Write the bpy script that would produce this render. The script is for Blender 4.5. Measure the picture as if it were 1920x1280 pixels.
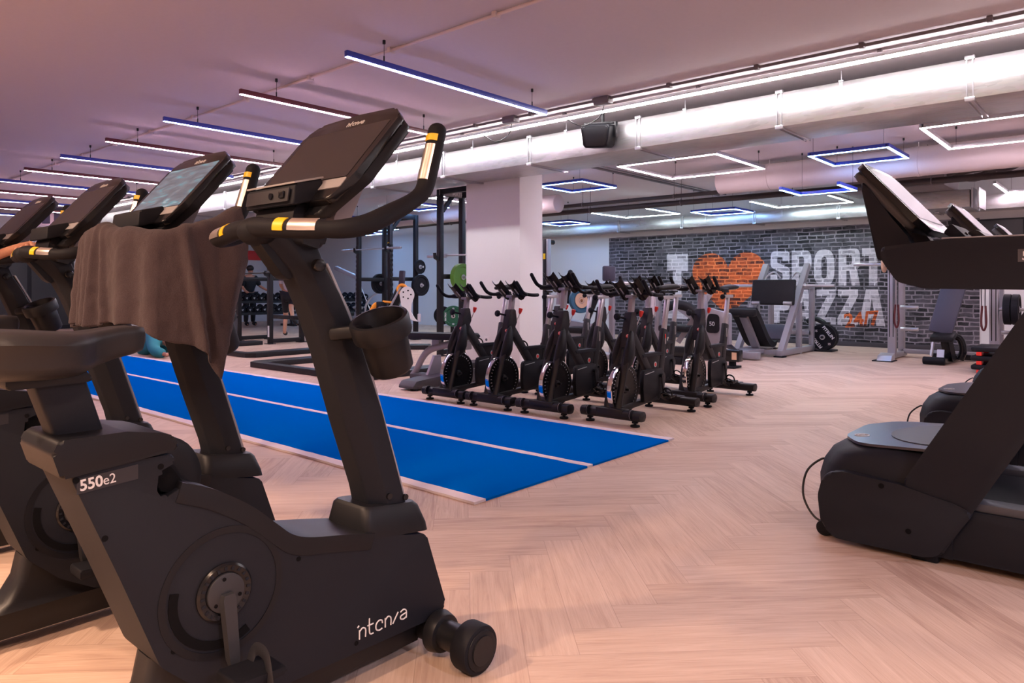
import bpy, bmesh, math, random
from mathutils import Vector, Matrix, Quaternion
R = math.radians
PI = math.pi
random.seed(7)
sc = bpy.context.scene
COL = sc.collection
for o in list(bpy.data.objects):
    bpy.data.objects.remove(o)

# ------------------------------------------------------------------ camera
YAW = 41.15
cd = bpy.data.cameras.new('camera')
cam = bpy.data.objects.new('camera', cd)
COL.objects.link(cam)
cam.location = (0, 0, 1.1)
cam.rotation_euler = (R(90), 0, R(YAW))
cd.sensor_width = 36
cd.lens = 1345 / 1920 * 36
cd.shift_y = -100 / 1920
cd.clip_start = 0.05
cd.clip_end = 200
sc.camera = cam

# ------------------------------------------------------------------ world, exposure
w = bpy.data.worlds.new('world')
sc.world = w
w.use_nodes = True
w.node_tree.nodes['Background'].inputs[0].default_value = (0.5, 0.42, 0.45, 1)
w.node_tree.nodes['Background'].inputs[1].default_value = 0.02
sc.view_settings.view_transform = 'Standard'
sc.view_settings.look = 'None'
sc.view_settings.exposure = 2.17
sc.view_settings.gamma = 1
sc.view_settings.use_curve_mapping = False
ZC = 3.04                      # ceiling height
E_BLUE, E_PINK, E_WHITE, E_LONG = 9.5, 21.0, 16.5, 17.0     # strengths of the LED strips
WARM = 160.0                   # watts of each ceiling downlight behind the camera and the added fills

# ------------------------------------------------------------------ shader helpers
class N:
    """scalar maths on shader sockets"""
    def __init__(s, nt, sock): s.nt, s.k = nt, sock
    def op(s, name, *a):
        n = s.nt.nodes.new('ShaderNodeMath'); n.operation = name
        for i, x in enumerate((s,) + a):
            if isinstance(x, N): s.nt.links.new(x.k, n.inputs[i])
            else: n.inputs[i].default_value = x
        return N(s.nt, n.outputs[0])
    def __add__(s, o): return s.op('ADD', o)
    def __sub__(s, o): return s.op('SUBTRACT', o)
    def __mul__(s, o): return s.op('MULTIPLY', o)
    def __truediv__(s, o): return s.op('DIVIDE', o)
    def floor(s): return s.op('FLOOR')
    def fmod(s, o): return s.op('FLOORED_MODULO', o)
    def lt(s, o): return s.op('LESS_THAN', o)
    def mn(s, o): return s.op('MINIMUM', o)
    def mx(s, o): return s.op('MAXIMUM', o)
    def mix(s, a, b):           # s=0 -> a, 1 -> b
        return a + (b - a) * s

def new_mat(name):
    m = bpy.data.materials.new(name); m.use_nodes = True
    nt = m.node_tree
    return m, nt, nt.nodes['Principled BSDF']

def mat(name, col, rough=0.5, metal=0.0, bump=0.0, scale=300.0, var=0.0, spec=0.5, coat=0.0, sheen=0.0):
    m, nt, b = new_mat(name)
    b.inputs['Base Color'].default_value = (*col, 1)
    b.inputs['Roughness'].default_value = rough
    b.inputs['Metallic'].default_value = metal
    b.inputs['Specular IOR Level'].default_value = spec
    b.inputs['Coat Weight'].default_value = coat
    b.inputs['Sheen Weight'].default_value = sheen
    if bump or var:
        tc = nt.nodes.new('ShaderNodeTexCoord')
        no = nt.nodes.new('ShaderNodeTexNoise'); no.inputs['Scale'].default_value = scale
        no.inputs['Detail'].default_value = 3
        nt.links.new(tc.outputs['Object'], no.inputs['Vector'])
        if bump:
            bp = nt.nodes.new('ShaderNodeBump'); bp.inputs['Strength'].default_value = bump
            bp.inputs['Distance'].default_value = 0.002
            nt.links.new(no.outputs['Fac'], bp.inputs['Height'])
            nt.links.new(bp.outputs['Normal'], b.inputs['Normal'])
        if var:
            mr = nt.nodes.new('ShaderNodeMapRange')
            mr.inputs[3].default_value = 1 - var; mr.inputs[4].default_value = 1 + var
            nt.links.new(no.outputs['Fac'], mr.inputs[0])
            mx = nt.nodes.new('ShaderNodeMix'); mx.data_type = 'RGBA'; mx.blend_type = 'MULTIPLY'
            mx.inputs[0].default_value = 1
            mx.inputs[6].default_value = (*col, 1)
            nt.links.new(mr.outputs[0], mx.inputs[7])
            nt.links.new(mx.outputs[2], b.inputs['Base Color'])
    return m

def emis(name, col, s):
    m, nt, b = new_mat(name)
    b.inputs['Base Color'].default_value = (0.8, 0.8, 0.8, 1)
    b.inputs['Emission Color'].default_value = (*col, 1)
    b.inputs['Emission Strength'].default_value = s
    return m

def tex(nt, kind, **kw):
    n = nt.nodes.new('ShaderNodeTex' + kind)
    for k, v in kw.items(): n.inputs[k].default_value = v
    return n

def ramp(nt, fac, stops):
    r = nt.nodes.new('ShaderNodeValToRGB')
    cr = r.color_ramp
    while len(cr.elements) < len(stops): cr.elements.new(0.5)
    for e, (p, c) in zip(cr.elements, stops):
        e.position = p; e.color = (*c, 1)
    nt.links.new(fac, r.inputs[0])
    return r.outputs[0]

def mixc(nt, fac, a, b, mode='MIX'):
    n = nt.nodes.new('ShaderNodeMix'); n.data_type = 'RGBA'; n.blend_type = mode
    for i, x in ((0, fac), (6, a), (7, b)):
        if isinstance(x, N): x = x.k
        if hasattr(x, 'is_linked') or hasattr(x, 'node'): nt.links.new(x, n.inputs[i])
        elif isinstance(x, tuple): n.inputs[i].default_value = (*x, 1)
        else: n.inputs[i].default_value = x
    return n.outputs[2]

# ------------------------------------------------------------------ materials
M = {}
M['shell'] = mat('charcoal textured plastic', (0.0122, 0.0136, 0.0195), 0.58, bump=0.25, scale=900, spec=0.2)
M['shell_dark'] = mat('dark plastic', (0.0078, 0.0082, 0.0112), 0.45, spec=0.25)
M['rubber'] = mat('black rubber', (0.0085, 0.0088, 0.0125), 0.65, bump=0.15, scale=600, spec=0.2)
M['saddle'] = mat('saddle skin', (0.017, 0.0165, 0.019), 0.48, bump=0.15, scale=500, spec=0.4)
M['black_gloss'] = mat('gloss black', (0.008, 0.008, 0.010), 0.22, spec=0.35)
M['black_paint'] = mat('black powder coat', (0.0095, 0.0095, 0.012), 0.42, spec=0.35)
M['groove'] = mat('deep groove', (0.005, 0.005, 0.006), 0.7, spec=0.08)
M['screen'] = mat('display glass', (0.02, 0.02, 0.022), 0.3, spec=0.5)

M['grey_plastic'] = mat('grey plastic', (0.075, 0.075, 0.085), 0.5, spec=0.3)
M['panel_grey'] = mat('light grey plastic', (0.34, 0.33, 0.34), 0.45)
M['yellow'] = mat('yellow plastic', (0.85, 0.55, 0.01), 0.4)
M['sensor'] = mat('brushed sensor steel', (0.72, 0.64, 0.58), 0.3, 0.85)
M['steel'] = mat('satin silver', (0.55, 0.55, 0.58), 0.32, 0.75)
M['silver_paint'] = mat('silver powder coat', (0.36, 0.35, 0.38), 0.42, 0.35)
M['chrome'] = mat('chrome', (0.85, 0.85, 0.87), 0.06, 1.0)
M['white'] = mat('white paint', (0.78, 0.77, 0.77), 0.5)
M['ink'] = mat('white lettering', (0.72, 0.71, 0.72), 0.5)
M['ink_grey'] = mat('grey lettering', (0.4, 0.4, 0.41), 0.5)
M['label'] = mat('label plate', (0.028, 0.028, 0.034), 0.4, spec=0.3)
M['red'] = mat('red plastic', (0.75, 0.03, 0.02), 0.4)
M['pad'] = mat('black vinyl', (0.012, 0.012, 0.014), 0.55, bump=0.1, scale=200, spec=0.25)
M['navy_pad'] = mat('navy vinyl', (0.045, 0.045, 0.075), 0.5, bump=0.1, scale=200)
M['orange'] = mat('orange plastic', (0.9, 0.32, 0.02), 0.45)
M['green'] = mat('green rubber', (0.10, 0.26, 0.03), 0.55)
M['dark_green'] = mat('dark green rubber', (0.01, 0.10, 0.045), 0.5)
M['blue_plate'] = mat('blue rubber', (0.01, 0.09, 0.17), 0.5)
M['tan'] = mat('tan disc', (0.65, 0.42, 0.28), 0.5)
M['towel_white'] = mat('pale towelling', (0.62, 0.58, 0.62), 0.95, bump=0.6, scale=250)
M['skin'] = mat('skin', (0.55, 0.26, 0.16), 0.5, bump=0.08, scale=120, var=0.12)
M['shirt'] = mat('black cloth', (0.012, 0.012, 0.014), 0.9)
M['shorts'] = mat('dark shorts', (0.02, 0.02, 0.025), 0.9)
M['teal'] = mat('teal cloth', (0.03, 0.24, 0.27), 0.85)
M['hair'] = mat('dark hair', (0.015, 0.01, 0.008), 0.6)
M['shoe'] = mat('dark shoe', (0.012, 0.012, 0.014), 0.7)
M['cable'] = mat('black cable', (0.01, 0.01, 0.01), 0.5)
M['pipe'] = mat('dark iron pipe', (0.035, 0.025, 0.025), 0.5)
M['conduit'] = mat('grey conduit', (0.16, 0.14, 0.15), 0.5)
M['insul'] = mat('painted insulation', (0.62, 0.53, 0.53), 0.75, bump=0.3, scale=60)
M['socket'] = mat('socket plastic', (0.7, 0.68, 0.68), 0.4)
M['blue_lit_body'] = mat('profile tinted by blue glow', (0.03, 0.05, 0.4), 0.4)  # aluminium housing; the blue glow on it is put into its colour
M['red_body'] = mat('dark red profile', (0.12, 0.02, 0.03), 0.4)
M['alu'] = mat('aluminium profile', (0.55, 0.55, 0.57), 0.35, 0.7)
M['led_blue'] = emis('blue led diffuser', (0.42, 0.46, 1.0), E_BLUE)
M['led_pink'] = emis('pink led diffuser', (1.0, 0.63, 0.84), E_PINK)
M['led_white'] = emis('white led diffuser', (1.0, 0.80, 0.92), E_WHITE)
M['led_cyan'] = emis('pale cyan led diffuser', (0.75, 0.95, 1.0), E_WHITE)
M['led_long'] = emis('long white led diffuser', (1.0, 0.94, 0.96), E_LONG)
M['led_cool'] = emis('blue frame diffuser', (0.25, 0.5, 1.0), E_BLUE)

# ------------------------------------------------------------------ geometry collector
def fillet(pts, r, n=4, skip=()):
    """round the corners of a closed 2-D outline"""
    out = []
    L = len(pts)
    for i, p in enumerate(pts):
        rr = r[i] if isinstance(r, (list, tuple)) else r
        a, b, c = Vector(pts[i - 1]), Vector(p), Vector(pts[(i + 1) % L])
        u, v = (a - b), (c - b)
        if rr <= 0 or i in skip or u.length < 1e-6 or v.length < 1e-6:
            out.append((b.x, b.y)); continue
        ang = u.angle(v)
        if ang > R(176) or ang < R(3):
            out.append((b.x, b.y)); continue
        d = min(rr / math.tan(ang / 2), u.length * 0.48, v.length * 0.48)
        u.normalize(); v.normalize()
        for k in range(n + 1):
            t = k / n
            q = (b + u * d) * (1 - t) ** 2 + b * 2 * t * (1 - t) + (b + v * d) * t ** 2
            out.append((q.x, q.y))
    return out

def smooth_path(pts, n=8):
    """Catmull-Rom through 3-D points"""
    P = [Vector(p) for p in pts]
    P = [P[0] * 2 - P[1]] + P + [P[-1] * 2 - P[-2]]
    out = []
    for i in range(1, len(P) - 2):
        for k in range(n):
            t = k / n
            a, b, c, d = P[i - 1], P[i], P[i + 1], P[i + 2]
            out.append(0.5 * ((2 * b) + (c - a) * t + (2 * a - 5 * b + 4 * c - d) * t * t + (3 * b - a - 3 * c + d) * t ** 3))
    out.append(P[-2])
    return out

class G:
    def __init__(s, off=(0, 0, 0)):
        s.bm = bmesh.new(); s.off = Vector(off)
    def _bev(s, edges, r, seg=2):
        if r > 0 and edges:
            bmesh.ops.bevel(s.bm, geom=list(edges), offset=r, segments=seg, affect='EDGES', profile=0.5, clamp_overlap=True)
    def box(s, c, d, rot=None, bev=0.0, seg=2):
        ret = bmesh.ops.create_cube(s.bm, size=1)
        vs = ret['verts']
        m = Matrix.LocRotScale(Vector(c), rot.to_quaternion() if hasattr(rot, 'to_quaternion') else rot, Vector(d))
        bmesh.ops.transform(s.bm, matrix=m, verts=vs)
        if bev: s._bev({e for v in vs for e in v.link_edges}, bev, seg)
        return s
    def bb(s, x0, x1, y0, y1, z0, z1, bev=0.0, seg=2):
        return s.box(((x0 + x1) / 2, (y0 + y1) / 2, (z0 + z1) / 2), (abs(x1 - x0), abs(y1 - y0), abs(z1 - z0)), None, bev, seg)
    def beam(s, p0, p1, wd, ht, up=(0, 0, 1), bev=0.0):
        """rectangular bar between two points"""
        p0, p1 = Vector(p0), Vector(p1)
        t = (p1 - p0); L = t.length; t.normalize()
        u = Vector(up)
        if abs(t.dot(u)) > 0.98: u = Vector((0, 1, 0))
        x = t.cross(u).normalized(); z = x.cross(t).normalized()
        m = Matrix((x, t, z)).transposed()
        return s.box((p0 + p1) / 2, (wd, L, ht), m.to_quaternion(), bev)
    def prism(s, pts, axis, a, b, bev=0.0, seg=2):
        def P(u, v, t):
            return {'x': (t, u, v), 'y': (u, t, v), 'z': (u, v, t)}[axis]
        A = [s.bm.verts.new(P(u, v, a)) for u, v in pts]
        B = [s.bm.verts.new(P(u, v, b)) for u, v in pts]
        n = len(pts)
        f1 = s.bm.faces.new(A); f2 = s.bm.faces.new(B[::-1])
        fs = [f1, f2] + [s.bm.faces.new((A[i], B[i], B[(i + 1) % n], A[(i + 1) % n])) for i in range(n)]
        if bev: s._bev(set(f1.edges) | set(f2.edges), bev, seg)
        return s
    def tube(s, pts, r, n=12, flat=None, up=(0, 0, 1), cap=True):
        """sweep; r scalar or list; flat=(a,b) multiplies the two radii"""
        P = [Vector(p) for p in pts]
        L = len(P)
        rs = r if isinstance(r, (list, tuple)) else [r] * L
        fa, fb = flat or (1, 1)
        t0 = (P[1] - P[0]).normalized()
        u = Vector(up)
        if abs(u.dot(t0)) > 0.95: u = Vector((1, 0, 0)) if abs(t0.x) < 0.9 else Vector((0, 1, 0))
        x = t0.cross(u).normalized()
        rings = []
        for i in range(L):
            if i == 0: t = P[1] - P[0]
            elif i == L - 1: t = P[-1] - P[-2]
            else: t = (P[i + 1] - P[i]).normalized() + (P[i] - P[i - 1]).normalized()
            t.normalize()
            x = (x - t * x.dot(t)).normalized()
            y = x.cross(t).normalized()
            rings.append([s.bm.verts.new(P[i] + (x * math.cos(q) * fa + y * math.sin(q) * fb) * rs[i]) for q in (2 * PI * k / n for k in range(n))])
        s._skin(rings, cap)
        return s
    def _skin(s, rings, cap=True, closed=False):
        n = len(rings[0])
        for a, b in zip(rings, rings[1:] + (rings[:1] if closed else [])):
            for k in range(n):
                s.bm.faces.new((a[k], a[(k + 1) % n], b[(k + 1) % n], b[k]))
        if cap and not closed:
            s.bm.faces.new(rings[0][::-1]); s.bm.faces.new(rings[-1])
    def rings(s, rr, cap=True, closed=False):
        s._skin([[s.bm.verts.new(p) for p in ring] for ring in rr], cap, closed)
        return s
    def lathe(s, prof, o, axis=(0, 0, 1), n=28, closed=False):
        """prof: (radius, distance along axis)"""
        a = Vector(axis).normalized()
        x = a.orthogonal().normalized(); y = a.cross(x)
        rr = [[Vector(o) + a * t + (x * math.cos(q) + y * math.sin(q)) * max(r, 1e-4) for q in (2 * PI * k / n for k in range(n))] for r, t in prof]
        return s.rings(rr, cap=not closed, closed=closed)
    def cyl(s, p0, p1, r, r2=None, n=24, bev=0.0):
        p0, p1 = Vector(p0), Vector(p1)
        L = (p1 - p0).length
        r2 = r if r2 is None else r2
        if bev:
            pr = [(r - bev, 0), (r - bev * 0.3, bev * 0.3), (r, bev), (r2, L - bev), (r2 - bev * 0.3, L - bev * 0.3), (r2 - bev, L)]
        else: pr = [(r, 0), (r2, L)]
        return s.lathe(pr, p0, p1 - p0, n)
    def torus(s, o, axis, Rr, r, n=36, m=10):
        pr = [(Rr + r * math.cos(q), r * math.sin(q)) for q in (2 * PI * k / m for k in range(m))]
        return s.lathe(pr, o, axis, n, closed=True)
    def ell(s, c, rad, rot=None, u=20, v=12):
        ret = bmesh.ops.create_uvsphere(s.bm, u_segments=u, v_segments=v, radius=1)
        bmesh.ops.transform(s.bm, matrix=Matrix.LocRotScale(Vector(c), rot.to_quaternion() if rot else None, Vector(rad)), verts=ret['verts'])
        return s
    def grid(s, fn, nu, nv, closed=False):
        V = [[s.bm.verts.new(fn(i / nu, j / nv)) for j in range(nv + 1)] for i in range(nu + 1)]
        for i in range(nu):
            for j in range(nv):
                s.bm.faces.new((V[i][j], V[i + 1][j], V[i + 1][j + 1], V[i][j + 1]))
        return s
    def flat(s, pts3, th, nrm):
        """flat plate of an outline in space, thickness th along nrm"""
        nn = Vector(nrm).normalized() * th
        A = [s.bm.verts.new(Vector(p)) for p in pts3]; B = [s.bm.verts.new(Vector(p) + nn) for p in pts3]
        n = len(A)
        s.bm.faces.new(A[::-1]); s.bm.faces.new(B)
        for i in range(n): s.bm.faces.new((A[i], A[(i + 1) % n], B[(i + 1) % n], B[i]))
        return s
    def obj(s, name, m, parent=None, angle=38, label=None):
        bmesh.ops.recalc_face_normals(s.bm, faces=s.bm.faces[:])
        if s.off.length: bmesh.ops.translate(s.bm, vec=-s.off, verts=s.bm.verts[:])
        me = bpy.data.meshes.new(name)
        s.bm.to_mesh(me); s.bm.free()
        me.polygons.foreach_set('use_smooth', [True] * len(me.polygons))
        me.set_sharp_from_angle(angle=R(angle))
        me.materials.append(M[m] if isinstance(m, str) else m)
        o = bpy.data.objects.new(name, me)
        COL.objects.link(o)
        if parent: o.parent = parent
        if label: o['label'] = label
        return o

def thing(name, label, cat, loc=(0, 0, 0), rz=0.0, group=None):
    o = bpy.data.objects.new(name, None); COL.objects.link(o)
    o.empty_display_size = 0.1
    o.location = loc; o.rotation_euler = (0, 0, rz)
    o['label'] = label; o['category'] = cat
    if group: o['group'] = group
    return o
def tag(o, label, cat, group=None):
    o['label'] = label; o['category'] = cat
    if group: o['group'] = group
    return o
def struct(o):
    o['kind'] = 'structure'
    return o
def dup(root, loc=None, label=None, rz=None, group=None):
    r = root.copy(); COL.objects.link(r)
    if loc is not None: r.location = loc
    if rz is not None: r.rotation_euler = (0, 0, rz)
    if label: r['label'] = label
    if group: r['group'] = group
    for ch in root.children:
        c = ch.copy(); COL.objects.link(c); c.parent = r
        for g in ch.children:
            d = g.copy(); COL.objects.link(d); d.parent = c
    return r
def text(name, s, size, o, right, up, m, parent=None, depth=0.001, bold=0.0, sx=1.0, align='LEFT', shear=0.0):
    """built-in font turned into a mesh, lying in the plane right x up at o"""
    cu = bpy.data.curves.new('txt', 'FONT')
    cu.body = s; cu.size = size; cu.extrude = depth; cu.offset = bold; cu.align_x = align; cu.shear = shear
    cu.resolution_u = 4
    t = bpy.data.objects.new('txt', cu); COL.objects.link(t)
    bpy.context.view_layer.update()
    me = bpy.data.meshes.new_from_object(t.evaluated_get(bpy.context.evaluated_depsgraph_get()))
    bpy.data.objects.remove(t); bpy.data.curves.remove(cu)
    r, u = Vector(right).normalized(), Vector(up).normalized()
    n = r.cross(u)
    mt = Matrix((r * sx, u, n)).transposed().to_4x4(); mt.translation = Vector(o)
    me.transform(mt)
    me.materials.clear(); me.materials.append(M[m] if isinstance(m, str) else m)
    me.name = name
    ob = bpy.data.objects.new(name, me); COL.objects.link(ob)
    if parent: ob.parent = parent
    return ob
def strokes(g, lines, o, right, up, sc_, r, flat=0.35):
    """ribbon lettering from 2-D polylines"""
    rr, uu = Vector(right).normalized(), Vector(up).normalized()
    for ln in lines:
        P = [Vector(o) + rr * (x * sc_) + uu * (y * sc_) for x, y in ln]
        if len(P) > 2: P = smooth_path(P, 4)
        g.tube(P, r, 6)
    return g
# the manufacturer's wordmark on the bikes: i n t e n z a as rounded strokes
WORDMARK = [
    [(0.1, 1.0), (0.25, 1.12)], [(0.3, 0.0), (0.3, 0.75)], [(0.3, 0.62), (0.6, 0.82), (0.9, 0.62), (0.9, 0.0)],
    [(1.3, 1.35), (1.3, 0.3), (1.42, 0.03), (1.7, 0.0)], [(1.1, 0.8), (1.7, 0.8)],
    [(2.65, 0.5), (2.6, 0.72), (2.3, 0.82), (2.0, 0.6), (2.0, 0.2), (2.3, 0.0), (2.62, 0.06)],
    [(2.95, 0.0), (2.95, 0.78)], [(2.95, 0.6), (3.25, 0.82), (3.55, 0.6), (3.55, 0.0)],
    [(3.75, 0.0), (4.35, 0.82)],
    [(4.6, 0.7), (4.95, 0.82), (5.25, 0.6), (5.25, 0.0)], [(5.25, 0.1), (4.95, 0.0), (4.65, 0.1), (4.65, 0.35), (5.2, 0.45)]]
# ================================================================== ROOM
XL, XR, YB, YF = -22.0, 6.5, -3.5, 14.5
def floor_mat():
    m, nt, b = new_mat('oak herringbone')
    geo = nt.nodes.new('ShaderNodeNewGeometry')
    sep = nt.nodes.new('ShaderNodeSeparateXYZ'); nt.links.new(geo.outputs['Position'], sep.inputs[0])
    X, Y = N(nt, sep.outputs[0]), N(nt, sep.outputs[1])
    W, n = 0.163, 5
    k = 0.70710678 / W
    u = (X + Y) * k + 397.8657
    v = (Y - X) * k + 386.9099
    i, j = u.floor(), v.floor()
    d = i - j + 2000.0
    q = (d / (2 * n)).floor()
    ph = d - q * (2 * n)
    hz = ph.lt(n)                                   # 1 for planks lying along u
    al_h, ac_h = u - (j + q * (2 * n) - 2000.0), v - j
    # upright planks: column i
    al_v, ac_v = v - (i - q * (2 * n) + 2000.0 - (2 * n - 1)), u - i
    al, ac = hz.mix(al_v, al_h), hz.mix(ac_v, ac_h)
    # id of the plank
    idx = hz.mix(i * 1.37 + q * 7.31 + 51.7, j * 2.11 + q * 3.77)
    wn = nt.nodes.new('ShaderNodeTexWhiteNoise'); wn.noise_dimensions = '1D'
    nt.links.new(idx.k, wn.inputs['W'])
    rnd = N(nt, wn.outputs['Value'])
    # grain: stretched along the plank, shifted per plank
    cv = nt.nodes.new('ShaderNodeCombineXYZ')
    nt.links.new((al * 0.2 + rnd * 37.0).k, cv.inputs[0]); nt.links.new((ac * 2.2).k, cv.inputs[1]); nt.links.new((rnd * 91.0).k, cv.inputs[2])
    g1 = tex(nt, 'Noise', Scale=2.2, Detail=5.0, Roughness=0.62, Distortion=0.9); nt.links.new(cv.outputs[0], g1.inputs['Vector'])
    cv2 = nt.nodes.new('ShaderNodeCombineXYZ')
    nt.links.new((al * 0.35 + rnd * 19.0).k, cv2.inputs[0]); nt.links.new((ac * 20.0).k, cv2.inputs[1]); nt.links.new((rnd * 11.0).k, cv2.inputs[2])
    g2 = tex(nt, 'Noise', Scale=1.6, Detail=4.0, Roughness=0.7); nt.links.new(cv2.outputs[0], g2.inputs['Vector'])
    f = (N(nt, g1.outputs['Fac']) * 0.6 + N(nt, g2.outputs['Fac']) * 0.4) + (rnd - 0.5) * 0.19
    col = ramp(nt, f.k, [(0.30, (0.40, 0.265, 0.20)), (0.5, (0.545, 0.39, 0.30)), (0.70, (0.635, 0.475, 0.375))])
    # joints
    e = ac.mn(al.op('MULTIPLY', 1.0)).mn((ac * -1.0) + 1.0).mn((al * -1.0) + float(n))
    jt = e.lt(0.008)
    col2 = mixc(nt, (jt * 0.3), col, (0.16, 0.085, 0.05))
    nt.links.new(col2, b.inputs['Base Color'])
    b.inputs['Roughness'].default_value = 0.5
    b.inputs['Specular IOR Level'].default_value = 0.16
    bp = nt.nodes.new('ShaderNodeBump'); bp.inputs['Strength'].default_value = 0.25; bp.inputs['Distance'].default_value = 0.002
    nt.links.new((N(nt, g2.outputs['Fac']) - jt * 1.5).k, bp.inputs['Height'])
    nt.links.new(bp.outputs['Normal'], b.inputs['Normal'])
    return m
M['floor'] = floor_mat()
M['ceiling'] = mat('ceiling plaster', (0.60, 0.53, 0.545), 0.9, bump=0.12, scale=25, var=0.03)
M['wall'] = mat('painted wall', (0.70, 0.70, 0.70), 0.85, bump=0.1, scale=60, var=0.02)
M['skirt'] = mat('dark skirting', (0.05, 0.045, 0.055), 0.6)
struct(G().bb(XL, XR, YB, YF, -0.1, 0).obj('floor', 'floor'))
struct(G().bb(XL, XR, YB, YF, ZC, ZC + 0.15).obj('ceiling', 'ceiling'))
struct(G().bb(XL - 0.15, XR + 0.15, YF, YF + 0.15, -0.1, ZC + 0.15).obj('wall_back', 'wall'))
struct(G().bb(XL - 0.15, XL, YB, YF, -0.1, ZC + 0.15).obj('wall_left', 'wall'))
struct(G().bb(XR, XR + 0.15, YB, YF, -0.1, ZC + 0.15).obj('wall_right', 'wall'))
struct(G().bb(XL - 0.15, XR + 0.15, YB - 0.15, YB, -0.1, ZC + 0.15).obj('wall_front', 'wall'))
struct(G().bb(-9.57, -2.0, YF - 0.03, YF - 0.001, 0, 0.085, 0.004).obj('baseboard_back', 'skirt'))
# square column beside the spinning bikes
colm = struct(G().bb(-7.47, -6.43, 7.52, 8.02, 0, ZC, 0.006).obj('trim_1', 'wall'))
colm['label'] = 'white square column standing behind the spinning bikes'
sk = thing('wall_socket', 'small white wall socket low on the square column', 'socket', (-7.05, 7.52, 0.36))
G((0, 0, 0)).bb(-0.05, 0.05, -0.012, 0.0, -0.045, 0.045, 0.004).obj('cover_plate', 'socket', sk)
G().cyl((0, -0.009, 0), (0, -0.0135, 0), 0.02).obj('socket_insert', 'grey_plastic', sk)

# ------------------------------------------------------------------ the printed brick mural
def brick_mat(name, dark, mid, mortar, dk=0.6):
    m, nt, b = new_mat(name)
    geo = nt.nodes.new('ShaderNodeNewGeometry')
    sep = nt.nodes.new('ShaderNodeSeparateXYZ'); nt.links.new(geo.outputs['Position'], sep.inputs[0])
    X, Z = N(nt, sep.outputs[0]), N(nt, sep.outputs[2])
    cv = nt.nodes.new('ShaderNodeCombineXYZ')
    nt.links.new(X.k, cv.inputs[0]); nt.links.new(Z.k, cv.inputs[1])
    wob = tex(nt, 'Noise', Scale=5.0, Detail=2.0); nt.links.new(cv.outputs[0], wob.inputs['Vector'])
    add = nt.nodes.new('ShaderNodeVectorMath'); add.operation = 'MULTIPLY_ADD'
    nt.links.new(wob.outputs['Color'], add.inputs[0]); add.inputs[1].default_value = (0.06, 0.045, 0); nt.links.new(cv.outputs[0], add.inputs[2])
    br = nt.nodes.new('ShaderNodeTexBrick')
    nt.links.new(add.outputs[0], br.inputs['Vector'])
    br.offset = 0.42; br.squash = 0.7; br.squash_frequency = 3
    for kk, vv in dict(Scale=1.0).items(): br.inputs[kk].default_value = vv
    br.inputs['Mortar Size'].default_value = 0.012; br.inputs['Mortar Smooth'].default_value = 0.25
    br.inputs['Brick Width'].default_value = 0.25; br.inputs['Row Height'].default_value = 0.077
    br.inputs['Color1'].default_value = (0, 0, 0, 1); br.inputs['Color2'].default_value = (1, 1, 1, 1)
    br.inputs['Mortar'].default_value = (0.5, 0.5, 0.5, 1)
    n1 = tex(nt, 'Noise', Scale=9.0, Detail=6.0, Roughness=0.72); nt.links.new(cv.outputs[0], n1.inputs['Vector'])
    n2 = tex(nt, 'Noise', Scale=1.1, Detail=4.0, Roughness=0.7); nt.links.new(cv.outputs[0], n2.inputs['Vector'])
    bc = nt.nodes.new('ShaderNodeSeparateColor'); nt.links.new(br.outputs['Color'], bc.inputs[0])
    f = N(nt, bc.outputs[0]) * 0.36 + N(nt, n1.outputs['Fac']) * 0.75 + N(nt, n2.outputs['Fac']) * 0.75 - 0.48
    c = ramp(nt, f.k, [(0.30, dark), (0.52, tuple(x * dk for x in mid)), (0.80, mid)])
    n3 = tex(nt, 'Noise', Scale=3.0, Detail=3.0); nt.links.new(cv.outputs[0], n3.inputs['Vector'])
    keep = N(nt, br.outputs['Fac']) * N(nt, n3.outputs['Fac']).op('MULTIPLY_ADD', 2.4, -0.45).mn(1.0).mx(0.12)
    out = mixc(nt, keep, c, mortar)
    nt.links.new(out, b.inputs['Base Color'])
    b.inputs['Roughness'].default_value = 0.7
    return m
M['brick'] = brick_mat('grey brick print', (0.004, 0.0035, 0.006), (0.105, 0.095, 0.115), (0.26, 0.235, 0.27))
M['brick_orange'] = brick_mat('orange painted brick print', (0.06, 0.008, 0.003), (0.80, 0.13, 0.02), (0.95, 0.24, 0.07), 0.55)
M['brick_white'] = brick_mat('white painted brick print', (0.24, 0.22, 0.25), (0.60, 0.56, 0.61), (0.72, 0.68, 0.72), 0.85)
mur = thing('wall_mural', 'grey brick wall mural with an orange heart and big white lettering', 'mural', (-5.8, YF, 0))
MO = (-5.8, YF, 0)
G(MO).bb(-9.57, -2.05, YF - 0.008, YF - 0.0005, 0.085, 2.30).obj('brick_print', 'brick', mur)
yw = YF - 0.0085
def wallpoly(name, pts, m, y=yw):
    return G(MO).prism(pts, 'y', y - 0.0015, y, 0).obj(name, m, mur, angle=20)
hp = []
for k in range(56):
    t = 2 * PI * k / 56
    hx = 16 * math.sin(t) ** 3
    hz = 13 * math.cos(t) - 5 * math.cos(2 * t) - 2 * math.cos(3 * t) - math.cos(4 * t)
    hp.append((-6.57 + hx * 0.0515, 1.255 + hz * 0.0505))
wallpoly('heart', hp, 'brick_orange')
def wletter(pts, m='brick_white', y=yw): wallpoly('letter', pts, m, y)
wletter([(-8.02, 1.86), (-7.50, 1.86), (-7.50, 1.48), (-7.66, 1.48), (-7.66, 0.80), (-7.50, 0.80), (-7.50, 0.42), (-8.02, 0.42), (-8.02, 0.80), (-7.87, 0.80), (-7.87, 1.48), (-8.02, 1.48)])
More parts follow.
